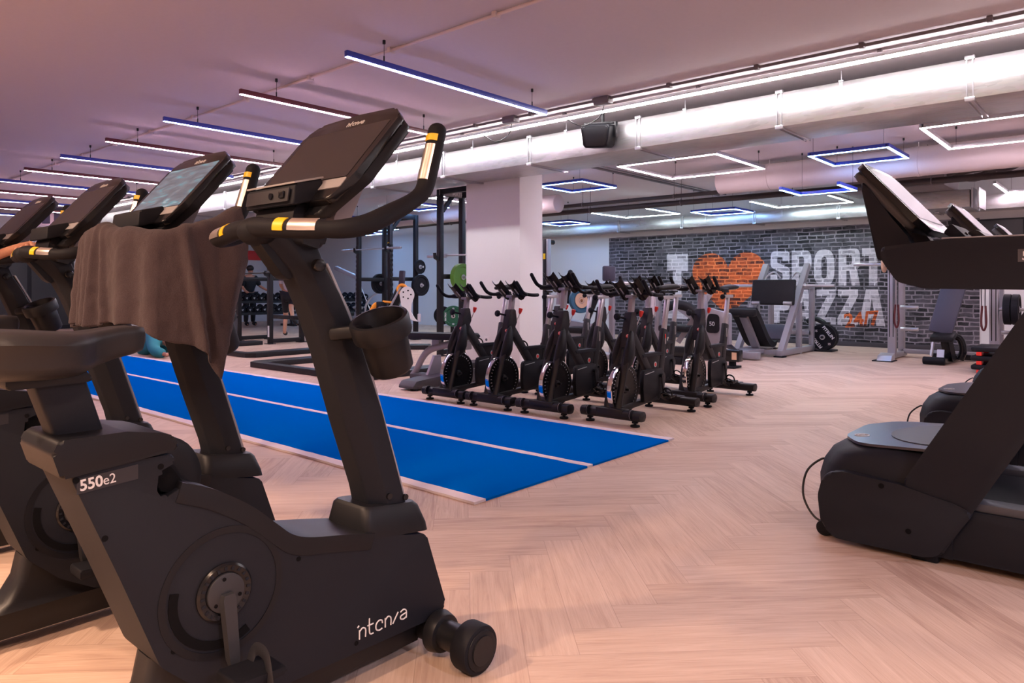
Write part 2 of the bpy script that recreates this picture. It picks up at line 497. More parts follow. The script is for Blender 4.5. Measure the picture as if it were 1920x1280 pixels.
# heavy condensed capitals; each is an outline in a 1 x 1 box, holes bridged by a seam
def cap(ch):
    if ch == 'O':
        o = fillet([(0, 0), (1, 0), (1, 1), (0, 1)], [0.42] * 4, 5)
        h = fillet([(0.37, 0.2), (0.63, 0.2), (0.63, 0.8), (0.37, 0.8)], [0.12] * 4, 4)
        return o, h
    if ch == 'P':
        o = fillet([(0, 0), (0.37, 0), (0.37, 0.36), (1, 0.36), (1, 1), (0, 1)], [0, 0, 0, 0.3, 0.3, 0], 5)
        h = fillet([(0.37, 0.54), (0.63, 0.54), (0.63, 0.82), (0.37, 0.82)], [0, 0.1, 0.1, 0], 4)
        return o, h
    if ch == 'R':
        o = fillet([(0, 0), (0.37, 0), (0.37, 0.40), (0.50, 0.40), (0.62, 0), (1, 0), (0.86, 0.44), (1, 0.52), (1, 1), (0, 1)], [0, 0, 0, 0, 0, 0, 0, 0.12, 0.3, 0], 5)
        h = fillet([(0.37, 0.57), (0.63, 0.57), (0.63, 0.82), (0.37, 0.82)], [0, 0.1, 0.1, 0], 4)
        return o, h
    if ch == 'A':
        return [(0, 0), (0.33, 0), (0.38, 0.2), (0.62, 0.2), (0.67, 0), (1, 0), (0.72, 1), (0.28, 1)], [(0.42, 0.37), (0.58, 0.37), (0.50, 0.75)]
    if ch == 'Z':
        return [(0, 0), (1, 0), (1, 0.2), (0.45, 0.2), (1, 0.82), (1, 1), (0.03, 1), (0.03, 0.8), (0.56, 0.8), (0, 0.18)], None
    if ch == 'T':
        return [(0.31, 0), (0.69, 0), (0.69, 0.79), (1, 0.79), (1, 1), (0, 1), (0, 0.79), (0.31, 0.79)], None
    if ch == 'S':
        return fillet([(0, 0), (1, 0), (1, 0.52), (0.36, 0.66), (0.36, 0.82), (0.64, 0.82), (0.64, 0.70), (1, 0.70), (1, 1), (0, 1), (0, 0.54), (0.64, 0.36), (0.64, 0.18), (0.36, 0.18), (0.36, 0.33), (0, 0.33)],
                      [0.35, 0.35, 0.18, 0.05, 0.05, 0.05, 0, 0, 0.35, 0.35, 0.18, 0.05, 0.05, 0.05, 0, 0], 4), None
def wcap(ch, x, z, wd, ht, m='brick_white'):
    o, h = cap(ch)
    g = G(MO)
    T = lambda q: (x + q[0] * wd, yw - 0.0015, z + q[1] * ht)
    vs = [g.bm.verts.new(T(q)) for q in o]
    es = [g.bm.edges.new((vs[i], vs[(i + 1) % len(vs)])) for i in range(len(vs))]
    if h:
        hv = [g.bm.verts.new(T(q)) for q in h]
        es += [g.bm.edges.new((hv[i], hv[(i + 1) % len(hv)])) for i in range(len(hv))]
    bmesh.ops.triangle_fill(g.bm, use_beauty=True, edges=es)
    r = bmesh.ops.extrude_face_region(g.bm, geom=g.bm.faces[:])
    bmesh.ops.translate(g.bm, vec=(0, 0.0012, 0), verts=[e for e in r['geom'] if isinstance(e, bmesh.types.BMVert)])
    g.obj('letter', m, mur, angle=20)
for ch, x in zip('SPORT', (-5.66, -5.23, -4.80, -4.34, -3.92)): wcap(ch, x, 1.15, 0.385, 0.70)
for ch, x, wd in zip('PAZZA', (-5.60, -5.22, -4.76, -4.36, -3.98), (0.34, 0.42, 0.37, 0.37, 0.46)): wcap(ch, x, 0.40, wd, 0.68)
t247 = text('lettering', '24/7', 0.36, (-4.22, yw - 0.004, 0.36), (1, 0, 0.12), (-0.12, 0, 1), 'brick_orange', mur, depth=0.0006, bold=0.012, sx=0.95)
for ob in (t247,): ob.location = (5.8, -YF, 0)

# ------------------------------------------------------------------ far-left wall fittings
w1 = struct(G().bb(XL + 0.001, XL + 0.03, 4.3, 6.9, 0.0, 2.1).obj('door_1', 'shell_dark'))
for y0, y1 in ((4.4, 5.05), (5.15, 5.8), (5.9, 6.8)):
    G().bb(XL + 0.03, XL + 0.04, y0, y1, 0.1, 2.0).obj('glass_pane', 'screen', w1)
bn = tag(G((XL, 12.2, 2.2)).bb(XL, XL + 0.02, 10.6, 14.0, 2.02, 2.33, 0.004).obj('wall_banner', 'red'), 'long red strip high on the far left wall', 'banner')
bn.location = (XL, 12.2, 2.2)

# ------------------------------------------------------------------ blue sprint track
M['turf'] = mat('blue turf', (0.0, 0.118, 0.50), 0.95, bump=1.0, scale=420, var=0.2, spec=0.0)
M['turf_line'] = mat('white turf', (0.70, 0.62, 0.66), 0.95, bump=1.0, scale=420, var=0.12)
TX0, TX1, TY0, TY1 = -14.5, -2.54, 2.62, 4.69
trk = thing('sprint_track', 'long blue turf sprint track with white lines laid across the wood floor', 'turf track', (TX1, TY0, 0))
TO = (TX1, TY0, 0)
G(TO).bb(TX0, TX1, TY0 + 0.012, TY1 - 0.012, 0.0005, 0.012).obj('turf', 'turf', trk)
for y, wd in ((TY0 + 0.04, 0.08), ((TY0 + TY1) / 2 - 0.02, 0.06), (TY1 - 0.04, 0.08)):
    g = G(TO)
    rr = random.Random(int(y * 100))
    n = 160
    pa, pb = [], []
    for i in range(n + 1):
        x = TX0 + (TX1 - TX0) * i / n
        pa.append((x, y - wd / 2 + rr.uniform(-0.004, 0.004))); pb.append((x, y + wd / 2 + rr.uniform(-0.004, 0.004)))
    g.prism(pa + pb[::-1], 'z', 0.0006, 0.0135)
    g.obj('line', 'turf_line', trk)

# ================================================================== CEILING SERVICES
# linear LED pendants, alternately blue and pinkish white
def pendant(kind):
    p = thing('linear_pendant_light', 'x', 'ceiling light')
    L = 2.4
    G().bb(-0.018, 0.018, 0, L, -0.003, 0.042, 0.002).obj('housing', 'blue_lit_body' if kind == 'blue' else 'red_body', p)
    G().bb(-0.0165, 0.0165, 0.004, L - 0.004, -0.008, -0.003, 0.002).obj('diffuser', 'led_' + kind, p)
    for y in (0.36, L - 0.22):
        c = G().cyl((0, y, 0.045), (0, y, ZC - 2.83), 0.0022, n=6).obj('suspension_wire', 'cable', p)
        g = G().cyl((0, y, 0.044), (0, y, 0.085), 0.006, n=8); g.cyl((0, y, ZC - 2.83 - 0.03), (0, y, ZC - 2.83), 0.012, n=10)
        g.obj('wire_grip', 'cable', c)
    return p
ORD = ['nearest', 'second', 'third', 'fourth', 'fifth', 'sixth', 'seventh', 'eighth', 'ninth', 'tenth', 'eleventh']
pb, pp = pendant('blue'), pendant('pink')
for k in range(11):
    src = pb if k % 2 == 0 else pp
    lab = '%s linear ceiling pendant above the track, counted from the camera, glowing %s' % (ORD[k], 'blue' if k % 2 == 0 else 'pinkish white')
    loc = (-4.45 - 1.57 * k, 3.21, 2.83)
    if k < 2:
        src.location = loc; src['label'] = lab; src['group'] = 'linear pendants in a row'
    else: dup(src, loc, lab, group='linear pendants in a row')

# long white strip that runs beside the main duct
ll = thing('long_light_strip', 'very long continuous white light strip beside the galvanised duct', 'ceiling light', (0, 6.36, 2.965))
G().bb(-20, 5.5, -0.022, 0.022, 0.012, 0.05, 0.003).obj('housing', 'alu', ll)
G().bb(-20, 5.5, -0.017, 0.017, -0.006, 0.012, 0.003).obj('diffuser', 'led_long', ll)
g = G()
for i in range(16): g.bb(-19.2 + 1.6 * i, -19.17 + 1.6 * i, -0.02, 0.02, 0.05, ZC - 2.966)
g.obj('bracket', 'conduit', ll)
# surface conduits with saddles
def conduit(label, y, x0, x1, sx, boxes=()):
    c = thing('ceiling_conduit', label, 'conduit', (0, y, ZC))
    G().cyl((x0, 0, -0.022), (x1, 0, -0.022), 0.014, n=10).obj('pipe_run', 'conduit', c)
    x = x0 + 0.5
    while x < x1:
        G().bb(x - 0.02, x + 0.02, -0.03, 0.03, -0.045, 0.0, 0.006).obj('saddle', 'conduit', c); x += sx
    for bx in boxes:
        b = G().bb(bx - 0.09, bx + 0.09, -0.05, 0.05, -0.075, 0.0, 0.008).obj('junction_box', 'conduit', c)
        G().tube(smooth_path([(bx, 0.03, -0.05), (bx - 0.12, 0.1, -0.17), (bx - 0.4, 0.19, -0.2), (bx - 0.6, 0.19, -0.1)], 6), 0.005, 6).obj('loop_cable', 'cable', b)
    return c
conduit('grey surface conduit with saddles running beside the long white strip', 6.10, -20, 5.5, 0.85, (-4.1, -5.35, -7.6))
cp = conduit('pale surface conduit on the ceiling above the ends of the pendants', 3.72, -20, -1.7, 1.15)
for ch in cp.children: ch.data.materials[0] = M['insul']
cc = thing('cross_conduit', 'grey conduit running away across the ceiling right of the square column', 'conduit', (-5.6, 9.0, ZC))
G().cyl((-0.9, -1.6, -0.03), (-0.9, 4.9, -0.03), 0.02, n=10).obj('pipe_run', 'conduit', cc)
G().cyl((-0.75, -1.6, -0.03), (-0.75, 4.9, -0.03), 0.012, n=10).obj('pipe_run', 'conduit', cc)
# emergency light at the top edge
em = thing('emergency_light', 'pale slim emergency light fitting on the ceiling at the top edge', 'ceiling light', (-2.42, 3.62, ZC))
G().bb(-0.05, 0.55, -0.07, 0.07, -0.06, 0.0, 0.012).obj('housing', 'white', em)
G().bb(-0.02, 0.52, -0.045, 0.045, -0.085, -0.06, 0.01).obj('lens', 'panel_grey', em)
G().tube([(-0.05, 0, -0.03), (-0.12, -0.02, -0.03), (-0.12, -0.02, -0.06)], 0.012, 8).obj('cable_gland', 'cable', em)

# main galvanised duct
def galv(name, rough=0.34, c=(0.52, 0.52, 0.54)):
    m, nt, b = new_mat(name)
    geo = nt.nodes.new('ShaderNodeTexCoord')
    mp = nt.nodes.new('ShaderNodeMapping'); mp.inputs['Scale'].default_value = (0.7, 3, 3)
    nt.links.new(geo.outputs['Object'], mp.inputs[0])
    n1 = tex(nt, 'Noise', Scale=1.6, Detail=3.0); nt.links.new(mp.outputs[0], n1.inputs['Vector'])
    n2 = tex(nt, 'Voronoi', Scale=16.0); nt.links.new(mp.outputs[0], n2.inputs['Vector'])
    col = ramp(nt, n1.outputs['Fac'], [(0.3, tuple(x * 0.78 for x in c)), (0.7, c)])
    col = mixc(nt, 0.12, col, n2.outputs['Color'])
    hs = nt.nodes.new('ShaderNodeHueSaturation'); hs.inputs['Saturation'].default_value = 0.25; nt.links.new(col, hs.inputs['Color'])
    nt.links.new(hs.outputs[0], b.inputs['Base Color'])
    rr = (N(nt, n1.outputs['Fac']) * 0.25 + (rough - 0.1))
    nt.links.new(rr.k, b.inputs['Roughness'])
    b.inputs['Metallic'].default_value = 0.75
    bp = nt.nodes.new('ShaderNodeBump'); bp.inputs['Strength'].default_value = 0.25; bp.inputs['Distance'].default_value = 0.02
    nt.links.new(n1.outputs['Fac'], bp.inputs['Height']); nt.links.new(bp.outputs[0], b.inputs['Normal'])
    return m
M['galv'] = galv('galvanised sheet')
def flange_duct(name, label, x0, x1, y0, y1, z0, z1, joints):
    d = thing(name, label, 'duct', ((x0 + x1) / 2, (y0 + y1) / 2, (z0 + z1) / 2))
    O = d.location
    G(O).bb(x0, x1, y0, y1, z0, z1, 0.004).obj('sheet_metal_body', 'galv', d)
    for jx in joints:
        g = G(O)
        for dx in (-0.021, 0.021):
            g.bb(jx + dx - 0.004, jx + dx + 0.004, y0 - 0.02, y0, z0 - 0.02, z1 + 0.02)
            g.bb(jx + dx - 0.004, jx + dx + 0.004, y0 - 0.02, y1 + 0.02, z0 - 0.02, z0)
            g.bb(jx + dx - 0.004, jx + dx + 0.004, y1, y1 + 0.02, z0 - 0.02, z1 + 0.02)
        g.bb(jx - 0.035, jx + 0.035, y0 - 0.024, y0 + 0.02, z0 - 0.024, z0 + 0.012, 0.004)
        g.bb(jx - 0.035, jx + 0.035, y0 - 0.024, y0 + 0.02, z1 - 0.012, z1 + 0.022, 0.004)
        f = g.obj('joint_flange', 'steel', d)
    for jx in [j + 0.55 for j in joints]:
        g = G(O)
        g.cyl((jx, y0 + 0.01, z1 - 0.05), (jx, y0 + 0.01, ZC), 0.005, n=8)
        g.bb(jx - 0.014, jx + 0.014, y0 - 0.008, y0 - 0.001, z1 - 0.13, z1 - 0.005)
        g.bb(jx - 0.02, jx + 0.02, y0 - 0.012, y0 + 0.02, z1, z1 + 0.012)
        g.obj('hanger_bracket', 'steel', d)
    return d
flange_duct('ventilation_duct', 'big galvanised rectangular duct running along the ceiling above the column', -20, 5.4, 6.75, 7.5, 2.62, 2.94,
            [-1.02, -2.55, -4.08, -5.61, -7.14, -8.67, -10.2, -11.7, -13.2, -14.8, 0.6, 2.2])
flange_duct('ventilation_duct', 'smaller galvanised duct hugging the far wall above the brick mural', -13.5, 5.4, 14.02, 14.46, 2.40, 2.63,
            [-9.0, -7.4, -5.8, -4.2, -2.6, -1.0])
# loudspeaker on the duct
sp = thing('loudspeaker', 'black wall loudspeaker on a bracket in front of the galvanised duct', 'speaker', (-4.48, 6.62, 2.78))
pts = fillet([(-0.16, 0.13), (0.16, 0.13), (0.12, -0.14), (-0.12, -0.14)], 0.03)
G().prism(fillet([(-0.17, 0.12), (0.17, 0.12), (0.135, -0.13), (-0.135, -0.13)], 0.035), 'y', -0.18, 0.05, 0.02).obj('cabinet', 'shell_dark', sp)
G().prism(fillet([(-0.15, 0.095), (0.15, 0.095), (0.12, -0.11), (-0.12, -0.11)], 0.03), 'y', -0.19, -0.175, 0.006).obj('front_grille', 'black_paint', sp)
g = G(); g.bb(-0.17, 0.17, -0.03, 0.03, 0.13, 0.15, 0.004); g.bb(0.165, 0.185, -0.035, 0.035, -0.02, 0.15, 0.004); g.bb(-0.185, -0.165, -0.035, 0.035, -0.02, 0.15, 0.004)
g.cyl((0.02, 0, 0.15), (0.02, 0.0, ZC - 2.78), 0.02, n=12)
g.obj('bracket', 'black_paint', sp)
sp.rotation_euler = (R(8), R(3), R(14))

# insulated round ducts
rd = tag(G((-2.0, 10.72, 2.78)).cyl((-5.0, 10.72, 2.78), (5.4, 10.72, 2.78), 0.195, n=40, bev=0.02).obj('round_duct', 'insul'), 'long pale round insulated duct running right under the ceiling frames', 'duct')
rd.location = (-2.0, 10.72, 2.78)
def duct_straps(o, xs, r):
    y, z = o.location.y, o.location.z
    for x in xs:
        g = G(o.location); g.lathe([(r, -0.02), (r + 0.006, -0.02), (r + 0.006, 0.02), (r, 0.02)], (x, y, z), (1, 0, 0), 36, closed=True)
        g.bb(x - 0.004, x + 0.004, y - 0.004, y + 0.004, z + r, ZC)
        g.obj('hanger_strap', 'insul', o)
duct_straps(rd, (-4.2, -2.2, -0.2, 1.8, 3.8), 0.195)
rd2 = tag(G((-9.2, 10.66, 2.68)).cyl((-14.4, 10.66, 2.68), (-8.15, 10.66, 2.68), 0.17, n=40, bev=0.02).obj('round_duct', 'insul'), 'short pale round duct with an open end just behind the square column', 'duct')
rd2.location = (-9.2, 10.66, 2.68)
duct_straps(rd2, (-13.5, -11.5, -9.5), 0.17)
for yy, zz, rr, lb in ((11.0, 2.66, 0.034, 'upper dark iron pipe running under the ceiling behind the column'), (11.25, 2.575, 0.046, 'thicker lower dark iron pipe running under the ceiling behind the column')):
    p = thing('ceiling_pipe', lb, 'pipe', (-5, yy, zz))
    G().cyl((-11, 0, 0), (9.0, 0, 0), rr, n=14).obj('pipe_run', 'pipe', p)
    for x in range(-9, 9, 2):
        g = G(); g.torus((x * 0.95, 0, 0), (1, 0, 0), rr + 0.006, 0.007, 16, 6); g.cyl((x * 0.95, 0, rr), (x * 0.95, 0, ZC - zz), 0.005, n=6)
        g.obj('pipe_hanger', 'conduit', p)
# air handler with flexible hoses at the right
ah = thing('air_handling_box', 'boxy metal air unit hanging near the ceiling at the right, above the console', 'air unit', (-2.5, 13.0, 2.62))
G().bb(-1.1, 0.35, -0.9, 0.2, 0.0, 0.25, 0.01).obj('casing', 'conduit', ah)
G().bb(-0.9, 0.55, -0.1, 0.5, -0.27, -0.0, 0.01).obj('lower_casing', 'galv', ah)
g = G()
for x in (0.58, 0.66): g.bb(x - 0.012, x + 0.012, -0.12, 0.52, -0.29, 0.02)
g.obj('flange', 'steel', ah)
g = G()
for k in range(4):
    g.tube(smooth_path([(0.35, -0.7 + 0.12 * k, 0.16), (0.7, -0.75 + 0.15 * k, 0.26 - 0.05 * k), (1.1, -0.75 + 0.1 * k, 0.16 + 0.05 * k), (1.6, -1.6 + 0.1 * k, 0.26)], 6), 0.035 - 0.004 * k, 8)
g.obj('hose', 'pipe', ah)

vb = thing('vent_box', 'dark slatted vent box hanging under the ceiling at the far left', 'vent', (-19.4, 5.65, 2.55))
G().box((0, 0, 0.24), (0.9, 0.5, 0.44), Matrix.Rotation(R(41), 3, 'Z'), 0.01).obj('casing', 'insul', vb)
for k in (-1, 0, 1):
    G().box((ex0 := Vector((0.753, 0.658, 0))) * 0.28 * k + Vector((0.658, -0.753, 0)) * 0.255 + Vector((0, 0, 0.25)), (0.18, 0.02, 0.38), Matrix.Rotation(R(41), 3, 'Z')).obj('dark_louvre', 'navy_pad', vb)
G().box(Vector((0.658, -0.753, 0)) * 0.28 + Vector((0, 0, 0.0)), (1.0, 0.08, 0.05), Matrix.Rotation(R(41), 3, 'Z'), 0.005).obj('ledge', 'panel_grey', vb)
g = G()
for k in (-1, 1): g.cyl((0.3 * k, 0, 0.44), (0.3 * k, 0, ZC - 2.55), 0.01, n=8)
g.obj('hanger_rod', 'conduit', vb)
# square LED frames under the rear ceiling
def led_frame(w_, d_, led, open_side=None, drop=0.26):
    f = thing('ceiling_light_frame', 'x', 'ceiling light')
    t = 0.021
    sides = {'S': ((-w_ / 2, w_ / 2), (-d_ / 2 - t, -d_ / 2 + t)), 'N': ((-w_ / 2, w_ / 2), (d_ / 2 - t, d_ / 2 + t)),
             'W': ((-w_ / 2 - t, -w_ / 2 + t), (-d_ / 2 - t, d_ / 2 + t)), 'E': ((w_ / 2 - t, w_ / 2 + t), (-d_ / 2 - t, d_ / 2 + t))}
    for k, (xs, ys) in sides.items():
        if k == open_side: continue
        h = G().bb(xs[0], xs[1], ys[0], ys[1], -0.003, 0.04, 0.002).obj('profile', 'blue_lit_body' if led == 'led_cool' else 'alu', f)
        G().bb(xs[0] + 0.003, xs[1] - 0.003, ys[0] + 0.003, ys[1] - 0.003, -0.009, -0.003, 0.002).obj('diffuser', led, h)
    for x, y in ((-w_ / 2.2, -d_ / 2), (w_ / 2.2, -d_ / 2), (-w_ / 2.2, d_ / 2), (w_ / 2.2, d_ / 2)):
        if open_side == 'S' and y < 0: continue
        g = G().cyl((x, y, 0.04), (x, y, drop), 0.0022, n=6); g.cyl((x, y, drop - 0.03), (x, y, drop), 0.012, n=8)
        g.obj('suspension_wire', 'cable', f)
    return f
FR = [  # x, y, z, w, d, led, open side, label
    (-4.69, 9.17, 2.78, 1.43, 1.49, 'led_white', None, 'large closed white square light frame just right of the column, under the duct'),
    (-2.70, 9.84, 2.78, 0.90, 0.96, 'led_cool', None, 'closed blue square light frame above the near treadmill console'),
    (-1.0, 9.24, 2.78, 1.43, 1.49, 'led_white', None, 'large white square light frame cut by the right edge of the picture'),
    (-7.03, 9.67, 2.78, 0.90, 0.95, 'led_cool', None, 'closed blue square light frame touching the right side of the column'),
    (-9.1, 9.6, 2.76, 1.45, 1.3, 'led_white', None, 'white square light frame mostly hidden behind the square column'),
    (-10.05, 13.35, 2.60, 0.85, 0.76, 'led_cool', None, 'low blue square light frame near the far wall at the left end of the mural'),
    (-7.75, 12.72, 2.63, 1.27, 1.28, 'led_cyan', 'S', 'white three-sided light frame above the left end of the mural'),
    (-6.2, 13.4, 2.60, 0.88, 0.82, 'led_cool', None, 'small blue square light frame above the orange heart'),
    (-4.5, 12.95, 2.63, 1.32, 1.26, 'led_cyan', 'S', 'white three-sided light frame above the lettering of the mural'),
    (-3.3, 10.14, 2.44, 0.75, 0.72, 'led_cool', 'S', 'blue three-sided light frame left of the near treadmill console'),
    (-0.95, 13.3, 2.64, 1.3, 1.28, 'led_white', 'S', 'white three-sided light frame at the right above the far treadmill console'),
    (-11.1, 9.75, 2.75, 0.90, 0.90, 'led_cool', None, 'blue square light frame behind the upright with the yellow mark'),
    (-13.2, 11.6, 2.72, 1.35, 1.3, 'led_cyan', None, 'pale square light frame over the weights area at the back'),
    (-14.3, 9.9, 2.75, 0.90, 0.90, 'led_cool', None, 'blue square light frame left of the rack uprights'),
    (-15.8, 12.3, 2.72, 0.95, 0.95, 'led_cool', None, 'blue square light frame far back over the dumbbell rack'),
    (-17.5, 13.0, 2.72, 1.35, 1.2, 'led_cool', None, 'farthest blue square light frame in the left rear corner'),
    (1.4, 9.24, 2.78, 1.43, 1.49, 'led_white', None, 'added unseen white square light frame beyond the right edge of the picture'),  # unseen frame added to light the dark flanks that face right
    (3.8, 9.24, 2.78, 1.43, 1.49, 'led_white', None, 'added unseen white square light frame far beyond the right edge of the picture'),  # second unseen frame added for more light from the right
]
for x, y, z, w_, d_, led, op_, lab in FR:
    f = led_frame(w_, d_, led, op_, ZC - z)
    f.location = (x, y, z); f['label'] = lab; f['group'] = 'square light frames under the rear ceiling'

# warm ceiling downlights behind the camera, then two added bluish fill lamps at right
for k, (x, y) in enumerate(((-5.2, -1.2), (-2.9, -1.2), (-1.2, -1.5), (0.4, -0.4), (2.6, 1.0), (3.2, 4.0))):
    cool = k > 3
    d = thing('ceiling_downlight', 'round %s downlight in the ceiling of the cardio zone' % ('cool' if cool else 'warm'), 'ceiling light', (x, y, ZC), group=('cool' if cool else 'warm') + ' downlights of the cardio zone')
    G().lathe([(0.11, -0.001), (0.13, -0.006), (0.11, -0.02), (0.09, -0.012)], (0, 0, 0)).obj('trim_ring', 'white', d)
    ld = bpy.data.lights.new('downlight', 'SPOT'); ld.energy = WARM * (1, 1, 0.75, 0.45, 1, 1)[k]; ld.color = (0.80, 0.78, 1.0) if cool else (1.0, 0.66, 0.46); ld.spot_size = R(150); ld.spot_blend = 0.8; ld.shadow_soft_size = 0.09
    lo = bpy.data.objects.new('lamp', ld); COL.objects.link(lo); lo.parent = d; lo.location = (0, 0, -0.03)
# ================================================================== UPRIGHT BIKES
BY = 1.0
M['crank'] = mat('dark grey metal', (0.045, 0.046, 0.052), 0.45, 0.3, spec=0.3)
M['casing'] = mat('lilac grey casing', (0.20, 0.185, 0.21), 0.38, spec=0.5)
def upright_bike():
    O = (0, BY, 0)
    b = thing('upright_bike', 'x', 'exercise bike', (0, BY, 0))
    hw = 0.098
    # main body
    out = [(0.492, 0.735), (0.70, 0.735), (0.705, 0.715), (0.668, 0.70), (0.664, 0.66), (0.678, 0.638), (0.725, 0.66), (0.79, 0.629), (0.88, 0.571), (0.945, 0.515), (0.985, 0.478), (1.03, 0.456), (1.10, 0.444), (1.235, 0.415),
           (1.445, 0.366), (1.525, 0.135), (1.50, 0.105), (0.95, 0.112), (0.86, 0.13), (0.76, 0.19), (0.672, 0.275), (0.59, 0.49)]
    rad = [0.02, 0.015, 0.008, 0.012, 0.015, 0.012, 0.015, 0.06, 0.15, 0.1, 0.08, 0.06, 0.1, 0.1, 0.02, 0.02, 0.02, 0.06, 0.06, 0.08, 0.06, 0.3]
    body = G(O).prism(fillet(out, rad, 4), 'x', -hw, hw, 0.012, 3).obj('body_shell', 'shell', b)
    # top fender strip following the hump and the deck (darker, slightly proud)
    top = smooth_path([(0, 0.715, 0.665), (0, 0.79, 0.633), (0, 0.88, 0.575), (0, 0.95, 0.513), (0, 0.99, 0.479), (0, 1.04, 0.458), (0, 1.14, 0.438), (0, 1.25, 0.414)], 5)
    lo = [(p.y - 0.012, p.z - 0.038) for p in top]; hi = [(p.y + 0.003, p.z + 0.004) for p in top]
    G(O).prism(hi + lo[::-1], 'x', -hw - 0.003, hw + 0.003, 0.003).obj('fender_trim', 'shell_dark', b)
    # step shaped handle recess behind the seat tower
    G(O).prism(fillet([(0.672, 0.722), (0.705, 0.70), (0.735, 0.655), (0.70, 0.645), (0.675, 0.655)], 0.01), 'x', -hw + 0.02, hw - 0.02, 0.004).obj('grip_recess', 'groove', b)
    G(O).tube(smooth_path([(0, 0.70, 0.722), (0, 0.745, 0.70), (0, 0.765, 0.655), (0, 0.755, 0.62)], 5), 0.02, 10, flat=(2.2, 0.5), up=(1, 0, 0)).obj('lift_handle', 'shell_dark', b)
    # seat tower shroud
    sh = fillet([(0.478, 0.722), (0.715, 0.745), (0.695, 0.778), (0.67, 0.787), (0.60, 0.80), (0.475, 0.80), (0.462, 0.775)], [0.01, 0.012, 0.02, 0.02, 0.03, 0.015, 0.015], 4)
    G(O).prism(sh, 'x', -hw - 0.008, hw + 0.008, 0.012, 3).obj('seat_tower_shroud', 'shell_dark', b)
    # seat post and saddle
    G(O).prism([(0.49, 0.785), (0.585, 0.785), (0.535, 0.95), (0.435, 0.95)], 'x', -0.036, 0.036, 0.01, 3).obj('seat_post', 'shell', b)
    rows = [(0.318, 0.03, 0.0194, 0.984), (0.328, 0.085, 0.0367, 0.98), (0.35, 0.122, 0.0464, 0.977), (0.4, 0.14, 0.0497, 0.974), (0.46, 0.14, 0.0486, 0.97), (0.5, 0.13, 0.0464, 0.968), (0.527, 0.108, 0.0443, 0.968), (0.5495, 0.078, 0.041, 0.971), (0.572, 0.058, 0.0378, 0.977), (0.608, 0.047, 0.0346, 0.985), (0.644, 0.039, 0.0324, 0.989), (0.6665, 0.03, 0.027, 0.99), (0.6755, 0.012, 0.0108, 0.989)]
    def srow(y, w_, h, z):
        r = []
        for k in range(24):
            q = 2 * PI * k / 24
            c, s_ = math.cos(q), math.sin(q)
            sx = abs(c) ** 0.62 * (1 if c >= 0 else -1); sz = abs(s_) ** 0.7 * (1 if s_ >= 0 else -1)
            dip = -0.008 * max(0, 1 - abs(c) * 1.6) if s_ > 0 else 0
            taper = 1.0 if s_ > 0 else 0.86
            r.append((w_ * sx * taper, y, z + h * sz * (1.0 if s_ > 0 else 1.15) + dip))
        return r
    sd = G(O).rings([srow(*q) for q in rows]).obj('saddle', 'saddle', b, angle=70)
    G(O).prism(fillet([(0.40, 0.90), (0.56, 0.905), (0.54, 0.93), (0.40, 0.93)], 0.01), 'x', -0.05, 0.05, 0.005).obj('saddle_clamp', 'shell_dark', b)
    # handlebar mast
    secs = [(1.29, 0.405, 1.415, 0.40, 0.069), (1.262, 0.53, 1.38, 0.515, 0.069), (1.196, 0.72, 1.305, 0.755, 0.069), (1.131, 0.926, 1.228, 0.955, 0.069), (1.075, 1.065, 1.165, 1.085, 0.066), (1.035, 1.14, 1.125, 1.155, 0.058), (0.985, 1.195, 1.108, 1.205, 0.050), (0.945, 1.232, 1.085, 1.24, 0.046), (0.935, 1.256, 1.06, 1.256, 0.04)]
    rg = []
    for ya, za, yb, zb, h in secs:
        a_, c_ = Vector((0, ya, za)), Vector((0, yb, zb))
        L_ = (c_ - a_).length
        o_ = fillet([(-h * 0.55, 0), (h * 0.55, 0), (h, L_ * 0.42), (h, L_), (-h, L_), (-h, L_ * 0.42)], 0.014, 3)
        rg.append([a_ + (c_ - a_) * (v_ / L_) + Vector((u_, 0, 0)) for u_, v_ in o_])
    G(O).rings(rg).obj('mast', 'shell', b, angle=30)
    # silver strip on the front of the mast
    st = [(1.415, 0.415), (1.362, 0.585), (1.28, 0.834), (1.194, 1.036), (1.125, 1.165)]
    G(O).prism(st + [(y + 0.008, z + 0.003) for y, z in st[::-1]], 'x', -0.05, 0.05, 0.002).obj('front_strip', 'silver_paint', b)
    # neck inset panel facing the rider
    G(O).prism(fillet([(0.93, 1.235), (0.98, 1.235), (1.045, 1.14), (1.035, 1.118), (1.01, 1.135)], 0.012), 'x', -0.026, 0.026, 0.003).obj('neck_panel', 'shell_dark', b)
    # collar at the foot of the mast
    g = G(O)
    def crow(z, y0, y1, x):
        o = fillet([(-x, y0), (x, y0), (x, y1), (-x, y1)], 0.03, 4)
        return [(u, v, z - (v - 1.3) * 0.12) for u, v in o]
    g.rings([crow(0.395, 1.222, 1.462, 0.098), crow(0.42, 1.225, 1.455, 0.098), crow(0.47, 1.232, 1.435, 0.086), crow(0.48, 1.24, 1.425, 0.078)])
    col_ = g.obj('mast_collar', 'shell_dark', b)
    g = G(O)
    for y, z in ((1.325, 0.50), (1.385, 0.485)):
        for s_ in (-1, 1): g.cyl((s_ * 0.068, y, z), (s_ * 0.076, y, z), 0.009, n=12)
    g.obj('mast_bolt', 'black_gloss', b)
    g = G(O); g.cyl((0.066, 1.085, 1.16), (0.088, 1.085, 1.16), 0.017, n=18, bev=0.003)
    g.obj('adjuster_knob', 'black_gloss', b)
